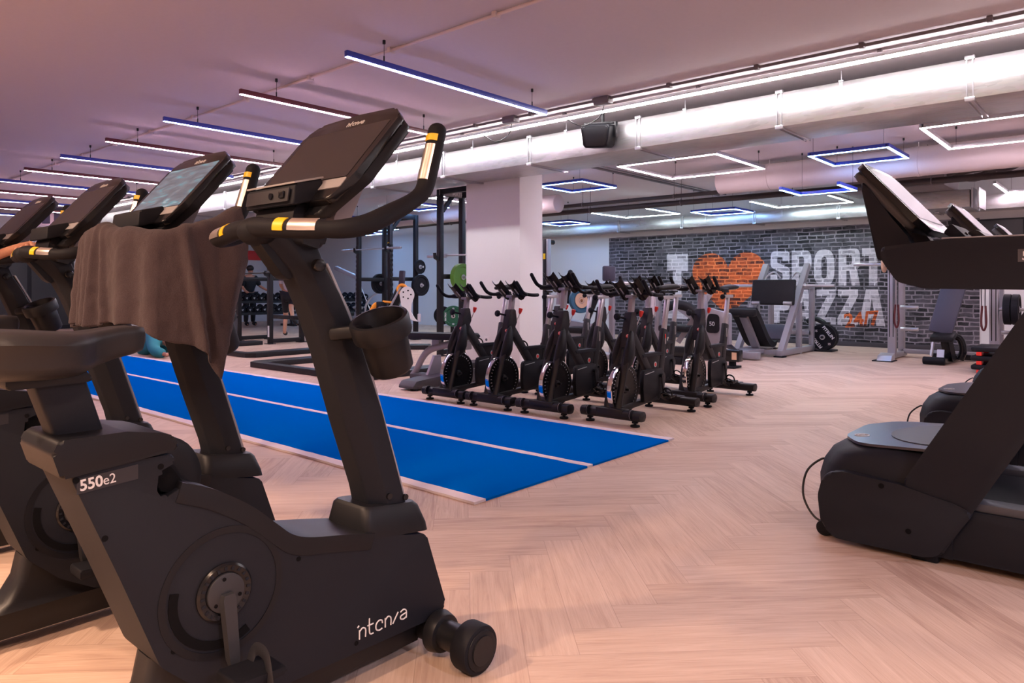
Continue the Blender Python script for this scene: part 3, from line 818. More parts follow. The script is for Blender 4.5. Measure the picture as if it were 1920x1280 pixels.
    # handlebar: hub, bow and two horns
    rpath = smooth_path([(0.0, 0.935, 1.252), (0.07, 0.938, 1.25), (0.15, 0.955, 1.245), (0.235, 0.972, 1.24), (0.293, 1.005, 1.239), (0.313, 1.06, 1.252), (0.313, 1.13, 1.283), (0.311, 1.20, 1.318), (0.308, 1.245, 1.352), (0.305, 1.268, 1.41), (0.303, 1.287, 1.47), (0.301, 1.30, 1.515)], 5)
    rr = []
    for i, p in enumerate(rpath):
        t = i / (len(rpath) - 1)
        rr.append(0.0245 if t < 0.3 else 0.0205 + 0.0045 * math.sin(min(1, (t - 0.3) / 0.35) * PI) if t < 0.65 else 0.0205 + 0.004 * min(1, (t - 0.65) / 0.15))
    g = G(O)
    for s_ in (1, -1):
        g.tube([(p.x * s_, p.y, p.z) for p in rpath], rr, 16)
        e = rpath[-1]
        g.ell((e.x * s_, e.y, e.z), (0.0245, 0.0245, 0.022), u=16, v=10)
    g.ell((0, 0.955, 1.245), (0.055, 0.05, 0.038))
    hb = g.obj('handlebar', 'rubber', b, angle=60)
    def patch(name, i0, i1, m, dirv, a, rad_):
        """curved plate lying on the bar between two path points"""
        for s_ in (1, -1):
            g = G(O)
            A = rpath[i0:i1 + 1]
            V = []
            for i, p in enumerate(A):
                t = (A[min(i + 1, len(A) - 1)] - A[max(i - 1, 0)]).normalized()
                d = Vector(dirv); d = (d - t * d.dot(t)).normalized(); e = t.cross(d)
                for lay in (0,):
                    V.append([p + (d * math.cos(q) + e * math.sin(q)) * rad_ for q in (a * (k / 6 * 2 - 1) for k in range(7))] +
                             [p + (d * math.cos(q) + e * math.sin(q)) * (rad_ - 0.006) for q in (a * (1 - k / 6 * 2) for k in range(7))])
            g.rings([[(q.x * s_, q.y, q.z) for q in ring] for ring in V])
            g.obj(name, m, hb, angle=50)
    patch('sensor_plate', 11, 16, 'sensor', (0, -0.85, 0.5), R(42), 0.0262)
    patch('accent_pad', 8, 10, 'yellow', (0, -0.85, 0.5), R(46), 0.0264)
    patch('sensor_plate', 42, 50, 'sensor', (0.25, -0.9, 0.3), R(38), 0.0262)
    patch('accent_pad', 51, 53, 'yellow', (0.25, -0.9, 0.3), R(44), 0.0266)
    # console: slab tilted forward
    p0, p1 = Vector((0, 1.055, 1.345)), Vector((0, 1.262, 1.588))
    up = (p1 - p0).normalized(); nrm = Vector((0, -up.z, up.y))          # towards the rider
    Lc = (p1 - p0).length
    def slab(o2, t0, t1, m, name, parent, bev=0.0, seg=2, label=None):
        g = G(O)
        A = [g.bm.verts.new(p0 + Vector((1, 0, 0)) * u + up * v + nrm * t0) for u, v in o2]
        B = [g.bm.verts.new(p0 + Vector((1, 0, 0)) * u + up * v + nrm * t1) for u, v in o2]
        n = len(o2)
        f1 = g.bm.faces.new(A); f2 = g.bm.faces.new(B[::-1])
        for i in range(n): g.bm.faces.new((A[i], B[i], B[(i + 1) % n], A[(i + 1) % n]))
        if bev: g._bev(set(f1.edges) | set(f2.edges), bev, seg)
        return g.obj(name, m, parent, label=label)
    oc = [(-0.19, -0.03), (0.19, -0.03), (0.222, 0.06), (0.222, Lc - 0.035), (0.175, Lc + 0.008), (0, Lc + 0.018), (-0.175, Lc + 0.008), (-0.222, Lc - 0.035), (-0.222, 0.06)]
    con = slab(fillet(oc, [0.02, 0.02, 0.05, 0.03, 0.06, 0.3, 0.06, 0.03, 0.05], 4), -0.022, 0.0, 'black_gloss', 'console', b, 0.007, 3)
    slab(fillet([(-0.15, -0.06), (0.15, -0.06), (0.225, 0.075), (0.225, Lc - 0.035), (0.17, Lc), (-0.17, Lc), (-0.225, Lc - 0.035), (-0.225, 0.075)], 0.03, 4), -0.05, -0.022, 'shell_dark', 'rear_casing', con, 0.012, 3)
    G(O).prism(fillet([(1.07, 1.27), (1.12, 1.33), (1.25, 1.50), (1.288, 1.575), (1.20, 1.42), (1.13, 1.27)], 0.015), 'x', -0.15, 0.15, 0.02, 3).obj('rear_shell', 'casing', con)
    slab(fillet([(-0.196, 0.05), (0.196, 0.05), (0.196, Lc - 0.048), (-0.196, Lc - 0.048)], 0.006, 3), 0.0, 0.0012, 'screen', 'display', con)
    slab(fillet([(-0.12, 0.008), (0.205, 0.008), (0.205, 0.044), (-0.205, 0.044), (-0.205, 0.03)], 0.006, 3), 0.0, 0.002, 'panel_grey', 'lower_bezel', con)
    g = strokes(G(O), WORDMARK, p0 + Vector((-0.02, 0, 0)) + up * (Lc - 0.034) + nrm * 0.0008, (1, 0, 0), up, 0.0155, 0.0012)
    g.obj('wordmark', 'ink', con)
    # device tray with buttons and the grille under it
    g = G(O)
    g.prism(fillet([(0.985, 1.305), (1.075, 1.33), (1.075, 1.385), (0.995, 1.362)], 0.008, 3), 'x', -0.118, 0.112, 0.006, 3)
    tr = g.obj('device_tray', 'shell', con)
    G(O).prism([(0.9795, 1.318), (0.984, 1.318), (0.989, 1.352), (0.9845, 1.352)], 'x', -0.106, 0.098, 0.001).obj('tray_front', 'label', tr)
    G(O).prism(fillet([(0.99, 1.362), (1.075, 1.384), (1.075, 1.389), (0.99, 1.367)], 0.001), 'x', -0.119, 0.114, 0.001).obj('tray_lip', 'panel_grey', tr)
    g = G(O); g.cyl((0.02, 0.984, 1.335), (0.02, 0.978, 1.335), 0.0085, n=14); g.obj('audio_jack', 'black_gloss', tr)
    G(O).bb(0.062, 0.083, 0.976, 0.984, 1.327, 1.345, 0.002).obj('usb_port', 'black_gloss', tr)
    G(O).prism(fillet([(1.0, 1.262), (1.08, 1.262), (1.09, 1.325), (1.01, 1.312)], 0.008), 'x', -0.10, 0.085, 0.008, 3).obj('speaker_grille', 'shell_dark', con)
    G(O).prism(fillet([(1.02, 1.22), (1.10, 1.20), (1.16, 1.36), (1.07, 1.36)], 0.02), 'x', -0.075, 0.075, 0.02, 3).obj('console_neck', 'shell', con)
    # cup holder on the right of the mast
    cx, cy, cz = 0.175, 1.215, 0.99
    ax = Vector((0.11, -0.42, 1.0)).normalized()
    g = G(O)
    g.lathe([(0.001, -0.125), (0.052, -0.125), (0.06, -0.115), (0.064, -0.02), (0.078, -0.018), (0.08, -0.012), (0.081, 0.026), (0.078, 0.034), (0.070, 0.036), (0.064, 0.030), (0.060, -0.1), (0.001, -0.105)], (cx, cy, cz), ax, 36)
    cup = g.obj('cup_holder', 'shell_dark', b, angle=50)
    g = G(O); g.beam((0.05, 1.165, 0.975), (0.13, 1.195, 0.985), 0.10, 0.036, bev=0.012)
    g.obj('holder_bracket', 'shell_dark', cup)
    # flywheel rings and crank on both sides
    for s_ in (1, -1):
        x = s_ * hw
        cen = (x, 0.815, 0.395)
        g = G(O); g.lathe([(0.150, 0), (0.150, 0.002), (0.134, 0.002), (0.134, 0)], cen, (s_, 0, 0), 56, closed=True)
        g.obj('housing_ring', 'shell_dark', b)
        g = G(O)
        for q0, q1 in ((R(165), R(300)),):
            A = [(0.815 + 0.128 * math.cos(q0 + (q1 - q0) * k / 16), 0.395 + 0.128 * math.sin(q0 + (q1 - q0) * k / 16)) for k in range(17)]
            B = [(0.815 + 0.108 * math.cos(q0 + (q1 - q0) * k / 16), 0.395 + 0.108 * math.sin(q0 + (q1 - q0) * k / 16)) for k in range(17)]
            g.prism(A + B[::-1], 'x', x - s_ * 0.003, x + s_ * 0.0025)
        g.obj('vent_arc', 'groove', b)
        g = G(O); g.lathe([(0.067, 0), (0.067, 0.006), (0.062, 0.011), (0.046, 0.008), (0.046, 0)], cen, (s_, 0, 0), 44, closed=True)
        crk = g.obj('crank_ring', 'black_gloss', b)
        g = G(O)
        for k in range(20):
            q = 2 * PI * k / 20
            g.box((x + s_ * 0.0095, 0.815 + 0.0555 * math.cos(q), 0.395 + 0.0555 * math.sin(q)), (0.004, 0.006, 0.009), Matrix.Rotation(q + PI / 2, 3, 'X'))
        g.obj('ring_slots', 'shell', crk)
        G(O).cyl(cen, (x + s_ * 0.014, 0.815, 0.395), 0.045, n=32, bev=0.003).obj('crank_disc', 'crank', crk)
        for q in (R(100), R(220), R(340)):
            g = G(O)
            g.cyl((x + s_ * 0.012, 0.815 + 0.034 * math.cos(q), 0.395 + 0.034 * math.sin(q)), (x + s_ * 0.0155, 0.815 + 0.034 * math.cos(q), 0.395 + 0.034 * math.sin(q)), 0.0045, n=10)
            g.obj('disc_screw', 'groove', crk)
        dz = -1 if s_ > 0 else 1
        ce, pe = Vector((x + s_ * 0.02, 0.815, 0.395)), Vector((x + s_ * 0.03, 0.825, 0.395 + dz * 0.165))
        g = G(O)
        rings = []
        for t in (0, 0.06, 0.2, 0.6, 0.9, 1.0):
            c = ce.lerp(pe, t); wd = 0.019 - 0.004 * t; wd *= 0.75 if t in (0, 1.0) else 1
            rings.append([(c.x - 0.008, c.y - wd, c.z), (c.x + 0.008, c.y - wd * 0.8, c.z), (c.x + 0.008, c.y + wd * 0.8, c.z), (c.x - 0.008, c.y + wd, c.z)])
        g.rings(rings)
        arm = g.obj('crank_arm', 'crank', b, angle=30)
        g = strokes(G(O), WORDMARK, (x + s_ * 0.0312, 0.815 - 0.006, 0.395 + dz * 0.06 - (0 if s_ > 0 else -0.07)), (0, 0, -1), (0, 1, 0), 0.0125, 0.0007)
        g.obj('wordmark', 'shell_dark', arm)
        g = G(O)
        px_ = x + s_ * 0.09
        g.prism(fillet([(0.775, pe.z - 0.016), (0.895, pe.z - 0.010), (0.90, pe.z + 0.006), (0.775, pe.z + 0.014)], 0.006), 'x', px_ - 0.045, px_ + 0.045, 0.006)
        g.cyl((x + s_ * 0.02, 0.825, pe.z), (px_, 0.825, pe.z), 0.007, n=10)
        ped = g.obj('pedal', 'rubber', b)
        g = G(O)
        g.tube(smooth_path([(px_ - s_ * 0.04, 0.85, pe.z), (px_ - s_ * 0.03, 0.86, pe.z + 0.034), (px_ + s_ * 0.015, 0.86, pe.z + 0.036), (px_ + s_ * 0.05, 0.85, pe.z + 0.004), (px_ + s_ * 0.052, 0.85, pe.z - 0.03), (px_ + s_ * 0.054, 0.85, pe.z - 0.075)], 6), 0.014, 8, flat=(1, 0.16), up=(0, 1, 0))
        g.obj('pedal_strap', 'label', ped)
    g = G(O)
    for y, z in ((0.507, 0.715), (0.672, 0.712), (0.716, 0.628), (1.012, 0.415), (0.70, 0.30), (1.19, 0.135), (0.56, 0.585)):
        for s_ in (1, -1): g.cyl((s_ * (hw - 0.002), y, z), (s_ * (hw + 0.0012), y, z), 0.0065, n=12)
    g.obj('screw_hole', 'groove', b)
    # lettering on the right flank
    lb = G(O).prism(fillet([(0.508, 0.686), (0.625, 0.695), (0.625, 0.726), (0.508, 0.717)], 0.001), 'x', hw, hw + 0.0008).obj('model_label', 'label', b)
    ru = (0, 1, 0.075)
    t1 = text('lettering', '550', 0.0315, (hw + 0.0016, 0.5135 - BY, 0.6925), ru, (0, -0.075, 1), 'ink', lb, 0.0004, 0.0007, 0.92)
    t2 = text('lettering', 'e2', 0.0285, (hw + 0.0016, 0.5565 - BY, 0.6958), ru, (0, -0.075, 1), 'ink', lb, 0.0004, 0.0, 0.92)
    strokes(G(O), WORDMARK, (hw + 0.0006, 1.19, 0.142), (0, 1, 0.012), (0, 0, 1), 0.0335, 0.0021).obj('wordmark', 'ink', b)
    # feet: front roller bar, rear bar joined by a floor beam
    g = G(O); g.cyl((-0.30, 1.48, 0.07), (0.30, 1.48, 0.07), 0.041, n=24)
    for s_ in (1, -1): g.cyl((s_ * 0.105, 1.48, 0.07), (s_ * 0.145, 1.48, 0.07), 0.062, 0.056, n=28, bev=0.006)
    g.obj('front_stabiliser', 'black_paint', b)
    for s_ in (1, -1):
        wl = G(O).cyl((s_ * 0.228, 1.48, 0.069), (s_ * 0.292, 1.48, 0.069), 0.069, n=36, bev=0.008).obj('transport_wheel', 'rubber', b)
        g = G(O); g.cyl((s_ * 0.29, 1.48, 0.069), (s_ * 0.2955, 1.48, 0.069), 0.057, n=32, bev=0.003); g.cyl((s_ * 0.295, 1.48, 0.069), (s_ * 0.297, 1.48, 0.069), 0.004, n=10)
        g.obj('wheel_cap', 'shell_dark', wl)
    g = G(O)
    g.prism(fillet([(0.16, 0.035), (1.46, 0.035), (1.50, 0.11), (0.60, 0.125), (0.16, 0.125)], 0.02), 'x', -0.055, 0.055, 0.01)
    g.obj('base_beam', 'black_paint', b)
    g = G(O)
    def pr(z, y0, y1, x): return [(u, v, z) for u, v in fillet([(-x, y0), (x, y0), (x, y1), (-x, y1)], 0.03, 3)]
    g.rings([pr(0.115, 0.58, 0.93, 0.07), pr(0.14, 0.625, 0.92, 0.06), pr(0.20, 0.66, 0.91, 0.055), pr(0.27, 0.675, 0.91, 0.055)])
    g.obj('pedestal', 'black_paint', b)
    G(O).cyl((-0.27, 0.2, 0.05), (0.27, 0.2, 0.05), 0.042, n=20, bev=0.008).obj('rear_stabiliser', 'black_paint', b)
    g = G(O)
    for s_ in (1, -1): g.cyl((s_ * 0.22, 0.2, 0), (s_ * 0.22, 0.2, 0.02), 0.035, n=18, bev=0.004)
    g.obj('rubber_foot', 'rubber', b)
    return b
BX = [-1.70, -2.645, -3.59, -4.535]
bike = upright_bike()
bike.location = (BX[0], BY, 0)
bike['label'] = 'nearest black upright exercise bike, whole side showing, with the number 550e2'
bike['group'] = 'upright exercise bikes in a row'
dup(bike, (BX[1], BY, 0), 'second black upright exercise bike with the brown towel over its handlebar', group=bike['group'])
dup(bike, (BX[2], BY, 0), 'third black upright exercise bike, next beyond the one with the towel', group=bike['group'])
dup(bike, (BX[3], BY, 0), 'farthest black upright exercise bike, with a hand resting on its handlebar', group=bike['group'])

def lit_mat():
    m, nt, b = new_mat('lit display')
    tc = nt.nodes.new('ShaderNodeTexCoord')
    mp = nt.nodes.new('ShaderNodeMapping'); mp.inputs['Scale'].default_value = (5, 9, 9); nt.links.new(tc.outputs['Generated'], mp.inputs[0])
    v = tex(nt, 'Noise', Scale=0.55, Detail=2.0, Roughness=0.4, Distortion=1.2); nt.links.new(mp.outputs[0], v.inputs['Vector'])
    c = ramp(nt, v.outputs['Fac'], [(0.35, (0.05, 0.06, 0.075)), (0.55, (0.085, 0.10, 0.12)), (0.66, (0.05, 0.16, 0.19)), (0.72, (0.20, 0.22, 0.24))])
    b.inputs['Base Color'].default_value = (0.02, 0.02, 0.02, 1); b.inputs['Roughness'].default_value = 0.3
    nt.links.new(c, b.inputs['Emission Color']); b.inputs['Emission Strength'].default_value = 0.42
    return m
M['lit'] = lit_mat()
for o in list(bpy.data.objects):
    if o.name.startswith('display') and o.parent and o.parent.parent and o.parent.parent.get('label', '').startswith('second black upright'):
        o.material_slots[0].link = 'OBJECT'; o.material_slots[0].material = M['lit']; o['label'] = 'lit screen'

# ------------------------------------------------------------------ towel over the second bike
M['towel'] = mat('brown towelling', (0.060, 0.045, 0.050), 1.0, bump=1.0, scale=330, var=0.35, spec=0.05, sheen=0.12)
FOLDS = [(0.01, 0.03, 0.9, 0.02), (0.085, 0.016, 1.0, 0.05), (0.13, 0.012, 0.7, 0.04), (0.20, 0.022, 1.1, -0.02), (0.275, 0.014, 0.6, -0.05), (0.36, 0.028, 0.9, 0.03), (0.43, 0.014, 1.2, 0.0), (0.47, 0.012, 0.6, 0.04), (0.58, 0.045, 1.0, 0.05), (0.70, 0.03, 0.8, 0.02), (0.79, 0.014, 1.3, 0.09), (0.86, 0.02, 0.5, 0.06), (0.95, 0.04, 0.9, -0.04)]
def towel():
    bx = BX[1]
    path = smooth_path([(-0.325, 1.04, 1.232), (-0.285, 0.985, 1.245), (-0.2, 0.955, 1.266), (-0.08, 0.925, 1.282), (0.0, 0.92, 1.288), (0.09, 0.925, 1.280), (0.2, 0.955, 1.266), (0.29, 0.995, 1.263), (0.332, 1.06, 1.276), (0.335, 1.14, 1.31), (0.332, 1.225, 1.352)], 8)
    n = len(path) - 1
    cum = [0.0]
    for a, b_ in zip(path, path[1:]): cum.append(cum[-1] + (b_ - a).length)
    tot = cum[-1]
    def at(s):
        d = s * tot
        for i in range(n):
            if d <= cum[i + 1] or i == n - 1:
                f = (d - cum[i]) / (cum[i + 1] - cum[i])
                a, b_ = path[max(i - 1, 0)], path[min(i + 2, n)]
                return path[i].lerp(path[i + 1], f), (b_ - a).normalized()
    # hem height along the bar (s from the far end to the horn)
    keys = [(0.0, 0.950), (0.12, 0.960), (0.31, 0.969), (0.45, 0.976), (0.623, 0.984), (0.681, 0.966), (0.732, 0.935), (0.776, 0.922), (0.818, 0.907), (0.861, 0.860), (0.90, 0.80), (0.915, 0.87), (0.953, 0.975), (1.0, 1.07)]
    def lin(ks, s):
        for (a, va), (b_, vb) in zip(ks, ks[1:]):
            if s <= b_: return va + (vb - va) * (s - a) / (b_ - a)
        return ks[-1][1]
    def fn(u, v):
        p, t = at(u)
        o = Vector((t.y, -t.x, 0)).normalized()          # outwards, to the rider and the right
        r = 0.029
        hem = lin(keys, u)
        fold = sum(a_ * math.exp(-((u - c_ - dr_ * max(0, v - 0.42)) / w_) ** 2) for c_, w_, a_, dr_ in FOLDS)
        if v < 0.22:                                      # flap behind the bar
            q = v / 0.22
            d = 0.10 + 0.03 * math.sin(u * 11)
            return p - o * (r + 0.008 * fold * (1 - q)) + Vector((0, 0, -d * (1 - q) - 0.004))
        if v < 0.42:                                      # over the bar
            q = (v - 0.22) / 0.20
            a = PI * (1 - q)
            rr_ = r + 0.006 * fold
            return p + o * (math.cos(a) * rr_) + Vector((0, 0, math.sin(a) * rr_ * 0.8 + 0.004 * math.sin(u * 33)))
        q = (v - 0.42) / 0.58
        drop = (p.z - 0.004) - hem
        amp = 0.008 + 0.024 * q ** 0.6
        side = 0.008 * math.sin(u * 26 + 1.3) * q
        flare = 0.008 * q
        if u > 0.86: flare += (u - 0.86) * 0.35 * math.sin(q * PI) - (u - 0.86) * 0.35 * q
        return p + o * (r + fold * amp + flare) + t * side + Vector((0, 0, -drop * q + 0.006 * math.sin(u * 40) * q))
    g = G()
    g.grid(fn, 200, 44)
    me_o = g.obj('towel', 'towel', None, angle=180)
    me_o.location = (bx, 0, 0)
    so = me_o.modifiers.new('thickness', 'SOLIDIFY'); so.thickness = 0.007; so.offset = 0
    ss = me_o.modifiers.new('smooth', 'SUBSURF'); ss.levels = 1; ss.render_levels = 1
    tx = bpy.data.textures.new('terry', 'CLOUDS'); tx.noise_scale = 0.05
    dm = me_o.modifiers.new('lumps', 'DISPLACE'); dm.texture = tx; dm.strength = 0.008; dm.texture_coords = 'OBJECT'
    tag(me_o, 'brown terry towel hanging in folds over the handlebar of the second bike', 'towel')
    return me_o
tw = towel()
# ================================================================== TREADMILLS (front ends face left)
def treadmill():
    TY = 3.25
    O = (0, TY, 0)
    t = thing('treadmill', 'x', 'treadmill', (0, TY, 0))
    W_ = 0.86
    # motor hood: rounded lofted block
    def hrow(z, xf, w_, xr):
        o = fillet([(xr, TY + 0.0), (xr, TY + W_), (xf + 0.08, TY + W_ - 0.03), (xf, TY + W_ - 0.2), (xf, TY + 0.2), (xf + 0.08, TY + 0.03)], [0, 0, 0.12, 0.2, 0.2, 0.12], 5)
        cy = TY + W_ / 2
        return [(x, cy + (y - cy) * w_, z) for x, y in o]
    g = G(O)
    g.rings([hrow(0.03, -1.04, 0.97, -0.55), hrow(0.08, -1.09, 0.99, -0.55), hrow(0.16, -1.115, 1.0, -0.55), hrow(0.25, -1.118, 1.0, -0.55), hrow(0.32, -1.10, 0.985, -0.55), hrow(0.375, -1.065, 0.955, -0.56), hrow(0.405, -1.01, 0.91, -0.57), hrow(0.418, -0.95, 0.86, -0.58)])
    hd = g.obj('motor_hood', 'shell', t, angle=50)
    M.setdefault('hood_top', mat('hood top panel', (0.05, 0.046, 0.06), 0.32))
    def trow(z, k):
        o = fillet([(-0.60, TY + 0.07), (-0.60, TY + W_ - 0.07), (-0.92, TY + W_ - 0.09), (-1.02, TY + W_ - 0.26), (-1.02, TY + 0.26), (-0.92, TY + 0.09)], [0.02, 0.02, 0.12, 0.2, 0.2, 0.12], 5)
        return [(x, y, z + (x + 1.02) * 0.05) for x, y in o]
    G(O).rings([trow(0.412, 1), trow(0.423, 1)]).obj('hood_panel', 'hood_top', hd)
    g = G(O); pts = [(-0.64 + 0.22 * math.cos(q), TY + W_ / 2 + 0.27 * math.sin(q), 0) for q in (R(95) + R(170) * k / 16 for k in range(17))]
    g.flat([(x, y, 0.4245 + (x + 1.02) * 0.05) for x, y, z in pts], 0.002, (0, 0, 1))
    g.obj('hood_inset', 'grey_plastic', hd)
    g = G(O); g.torus((-0.955, TY + 0.28, 0.4275), (-0.05, 0, 1), 0.03, 0.0022, 28, 6)
    strokes(g, [[(0, 0), (0.4, 0.8), (0.8, 0.1), (1.2, 0.8), (1.6, 0.0)]], (-0.973, TY + 0.275, 0.4268), (1, 0, 0.05), (0, 1, 0), 0.02, 0.0018)
    g.obj('hood_emblem', 'ink', hd)
    g = G(O)
    for x, z in ((-0.80, 0.285), (-0.70, 0.12)): g.cyl((x, TY - 0.0225, z), (x, TY + 0.02, z), 0.011, n=14)
    g.obj('screw_cap', 'groove', hd)
    for y in (TY + 0.09, TY + W_ - 0.09):
        g = G(O); g.cyl((-1.055, y - 0.03, 0.034), (-1.055, y + 0.03, 0.034), 0.034, n=24, bev=0.006); g.obj('transport_wheel', 'rubber', t)
    for x in (-0.70, 0.86):
        for y in (TY + 0.015, TY + W_ - 0.095): G(O).bb(x, x + 0.1, y, y + 0.08, 0.0, 0.06, 0.01).obj('levelling_foot', 'rubber', t)
    # deck
    for nm, y0, y1 in (('side_rail', TY + 0.012, TY + 0.13), ('side_rail', TY + W_ - 0.13, TY + W_)):
        rl = G(O).prism(fillet([(-0.60, 0.035), (0.98, 0.035), (1.02, 0.09), (1.0, 0.235), (-0.60, 0.235)], 0.02), 'y', y0, y1, 0.008).obj(nm, 'shell', t)
        G(O).bb(-0.52, 0.98, y0 + 0.012, y1 - 0.012, 0.235, 0.268, 0.006).obj('foot_strip', 'grey_plastic', rl)
    G(O).bb(-0.56, 1.0, TY + 0.13, TY + W_ - 0.13, 0.10, 0.245, 0.02).obj('running_belt', 'rubber', t)
    for y0, y1 in ((TY - 0.02, TY + 0.03), (TY + W_ - 0.03, TY + W_ + 0.02)):
        o = fillet([(-0.95, 0.318), (-0.735, 0.302), (-0.545, 0.262), (-0.475, 0.235), (-0.60, 0.04), (-0.65, 0.028), (-0.98, 0.028), (-1.04, 0.07), (-1.055, 0.2), (-1.03, 0.30)], [0.03, 0.02, 0.02, 0.02, 0.05, 0.03, 0.06, 0.08, 0.1, 0.06], 5)
        G(O).prism(o, 'y', y0, y1, 0.018, 3).obj('side_cover', 'shell', t)
    # two slanted masts
    for y0 in (TY, TY + W_ - 0.10):
        ms = fillet([(-0.725, 0.31), (-0.62, 0.045), (-0.585, 0.045), (-0.50, 0.20), (-0.10, 0.93), (-0.02, 1.09), (-0.275, 1.09)], [0.06, 0.04, 0.04, 0.2, 0.2, 0.02, 0.02], 4)
        m_ = G(O).prism(ms, 'y', y0 - 0.014, y0 + 0.10, 0.016, 3).obj('mast', 'shell', t)
    # console cross shell with long side arms
    def arm(y0, y1, name):
        o = fillet([(-0.80, 1.268), (-0.79, 1.21), (-0.735, 1.125), (-0.64, 1.098), (0.34, 1.086), (0.50, 1.10), (0.52, 1.20), (0.44, 1.285), (-0.55, 1.292)], [0.02, 0.05, 0.05, 0.06, 0.05, 0.04, 0.05, 0.02, 0.02], 5)
        return G(O).prism(o, 'y', y0, y1, 0.022, 3).obj(name, 'shell', t)
    a1 = arm(TY - 0.05, TY + 0.13, 'handrail'); arm(TY + W_ - 0.13, TY + W_ + 0.05, 'handrail')
    G(O).bb(-0.58, 0.42, TY - 0.046, TY + 0.126, 1.290, 1.297, 0.003).obj('handrail_cap', 'panel_grey', a1)
    o = fillet([(-0.80, 1.262), (-0.79, 1.21), (-0.735, 1.125), (-0.62, 1.10), (-0.40, 1.10), (-0.34, 1.16), (-0.42, 1.27), (-0.55, 1.285)], 0.03, 4)
    G(O).prism(o, 'y', TY + 0.10, TY + W_ - 0.10, 0.01).obj('cross_shell', 'shell', t)
    lb = G(O).bb(-0.334, -0.20, TY - 0.0515, TY - 0.0505, 1.196, 1.243, 0.0).obj('model_label', 'grey_plastic', t)
    text('lettering', '550te2', 0.045, (-0.322, -0.0518, 1.203), (1, 0, 0), (0, 0, 1), 'ink', lb, 0.0004, 0.001)
    g = G(O)
    g.prism(fillet([(-0.48, 1.285), (-0.44, 1.285), (-0.50, 1.34), (-0.54, 1.33)], 0.008), 'y', TY + 0.22, TY + W_ - 0.22, 0.004)
    g.obj('reading_ledge', 'shell_dark', t)
    # console tilted towards the runner
    p0, p1 = Vector((-0.655, TY + 0.43, 1.345)), Vector((-0.93, TY + 0.43, 1.66))
    up = (p1 - p0).normalized(); nr = Vector((up.z, 0, -up.x)); sd = Vector((0, 1, 0)); Lc = (p1 - p0).length
    def slab(o2, t0, t1, m, name, parent, bev=0.0):
        g = G(O)
        A = [g.bm.verts.new(p0 + sd * u + up * v + nr * t0) for u, v in o2]; B = [g.bm.verts.new(p0 + sd * u + up * v + nr * t1) for u, v in o2]
        n = len(o2); f1 = g.bm.faces.new(A); f2 = g.bm.faces.new(B[::-1])
        for i in range(n): g.bm.faces.new((A[i], B[i], B[(i + 1) % n], A[(i + 1) % n]))
        if bev: g._bev(set(f1.edges) | set(f2.edges), bev, 3)
        return g.obj(name, m, parent)
    con = slab(fillet([(-0.24, 0.0), (0.24, 0.0), (0.28, 0.07), (0.28, Lc - 0.03), (0.23, Lc), (-0.23, Lc), (-0.28, Lc - 0.03), (-0.28, 0.07)], 0.03, 4), -0.03, 0.0, 'black_gloss', 'console', t, 0.008)
    slab(fillet([(-0.25, 0.07), (0.25, 0.07), (0.25, Lc - 0.03), (-0.25, Lc - 0.03)], 0.01, 3), 0.0, 0.0015, 'screen', 'display', con)
    slab(fillet([(-0.26, 0.05), (0.26, 0.05), (0.27, Lc - 0.02), (-0.27, Lc - 0.02)], 0.03, 4), -0.065, -0.03, 'grey_plastic', 'rear_casing', con, 0.018)
    g = G(O); g.prism(fillet([(-0.63, 1.335), (-0.58, 1.30), (-0.545, 1.315), (-0.60, 1.375)], 0.006), 'y', TY + 0.27, TY + 0.60, 0.006)
    tr = g.obj('device_tray', 'shell', con)
    g = G(O); g.cyl((-0.565, TY + 0.36, 1.33), (-0.555, TY + 0.36, 1.336), 0.008, n=12); g.obj('audio_jack', 'black_gloss', tr)
    for y in (TY + 0.15, TY + 0.62):
        post = fillet([(-0.935, 1.60), (-0.905, 1.45), (-0.86, 1.22), (-0.70, 1.22), (-0.74, 1.32), (-0.80, 1.40)], 0.02, 3)
        G(O).prism(post, 'y', y, y + 0.09, 0.012).obj('console_support', 'shell', con)
    # mains lead
    g = G(O)
    g.tube(smooth_path([(-1.02, TY + 0.12, 0.05), (-1.10, TY + 0.10, 0.06), (-1.17, TY + 0.14, 0.14), (-1.175, TY + 0.2, 0.24), (-1.12, TY + 0.24, 0.30), (-1.09, TY + 0.26, 0.29)], 8), 0.005, 8)
    g.obj('power_lead', 'cable', t)
    return t
td = treadmill()
td['label'] = 'nearest black treadmill filling the right edge, its motor hood towards the camera'
td['group'] = 'treadmills in a row'
dup(td, (0, 5.25, 0), 'second black treadmill, half hidden behind the mast of the nearest treadmill', group='treadmills in a row')
dup(td, (0, 7.25, 0), 'third black treadmill, only a sliver showing past the second treadmill', group='treadmills in a row')

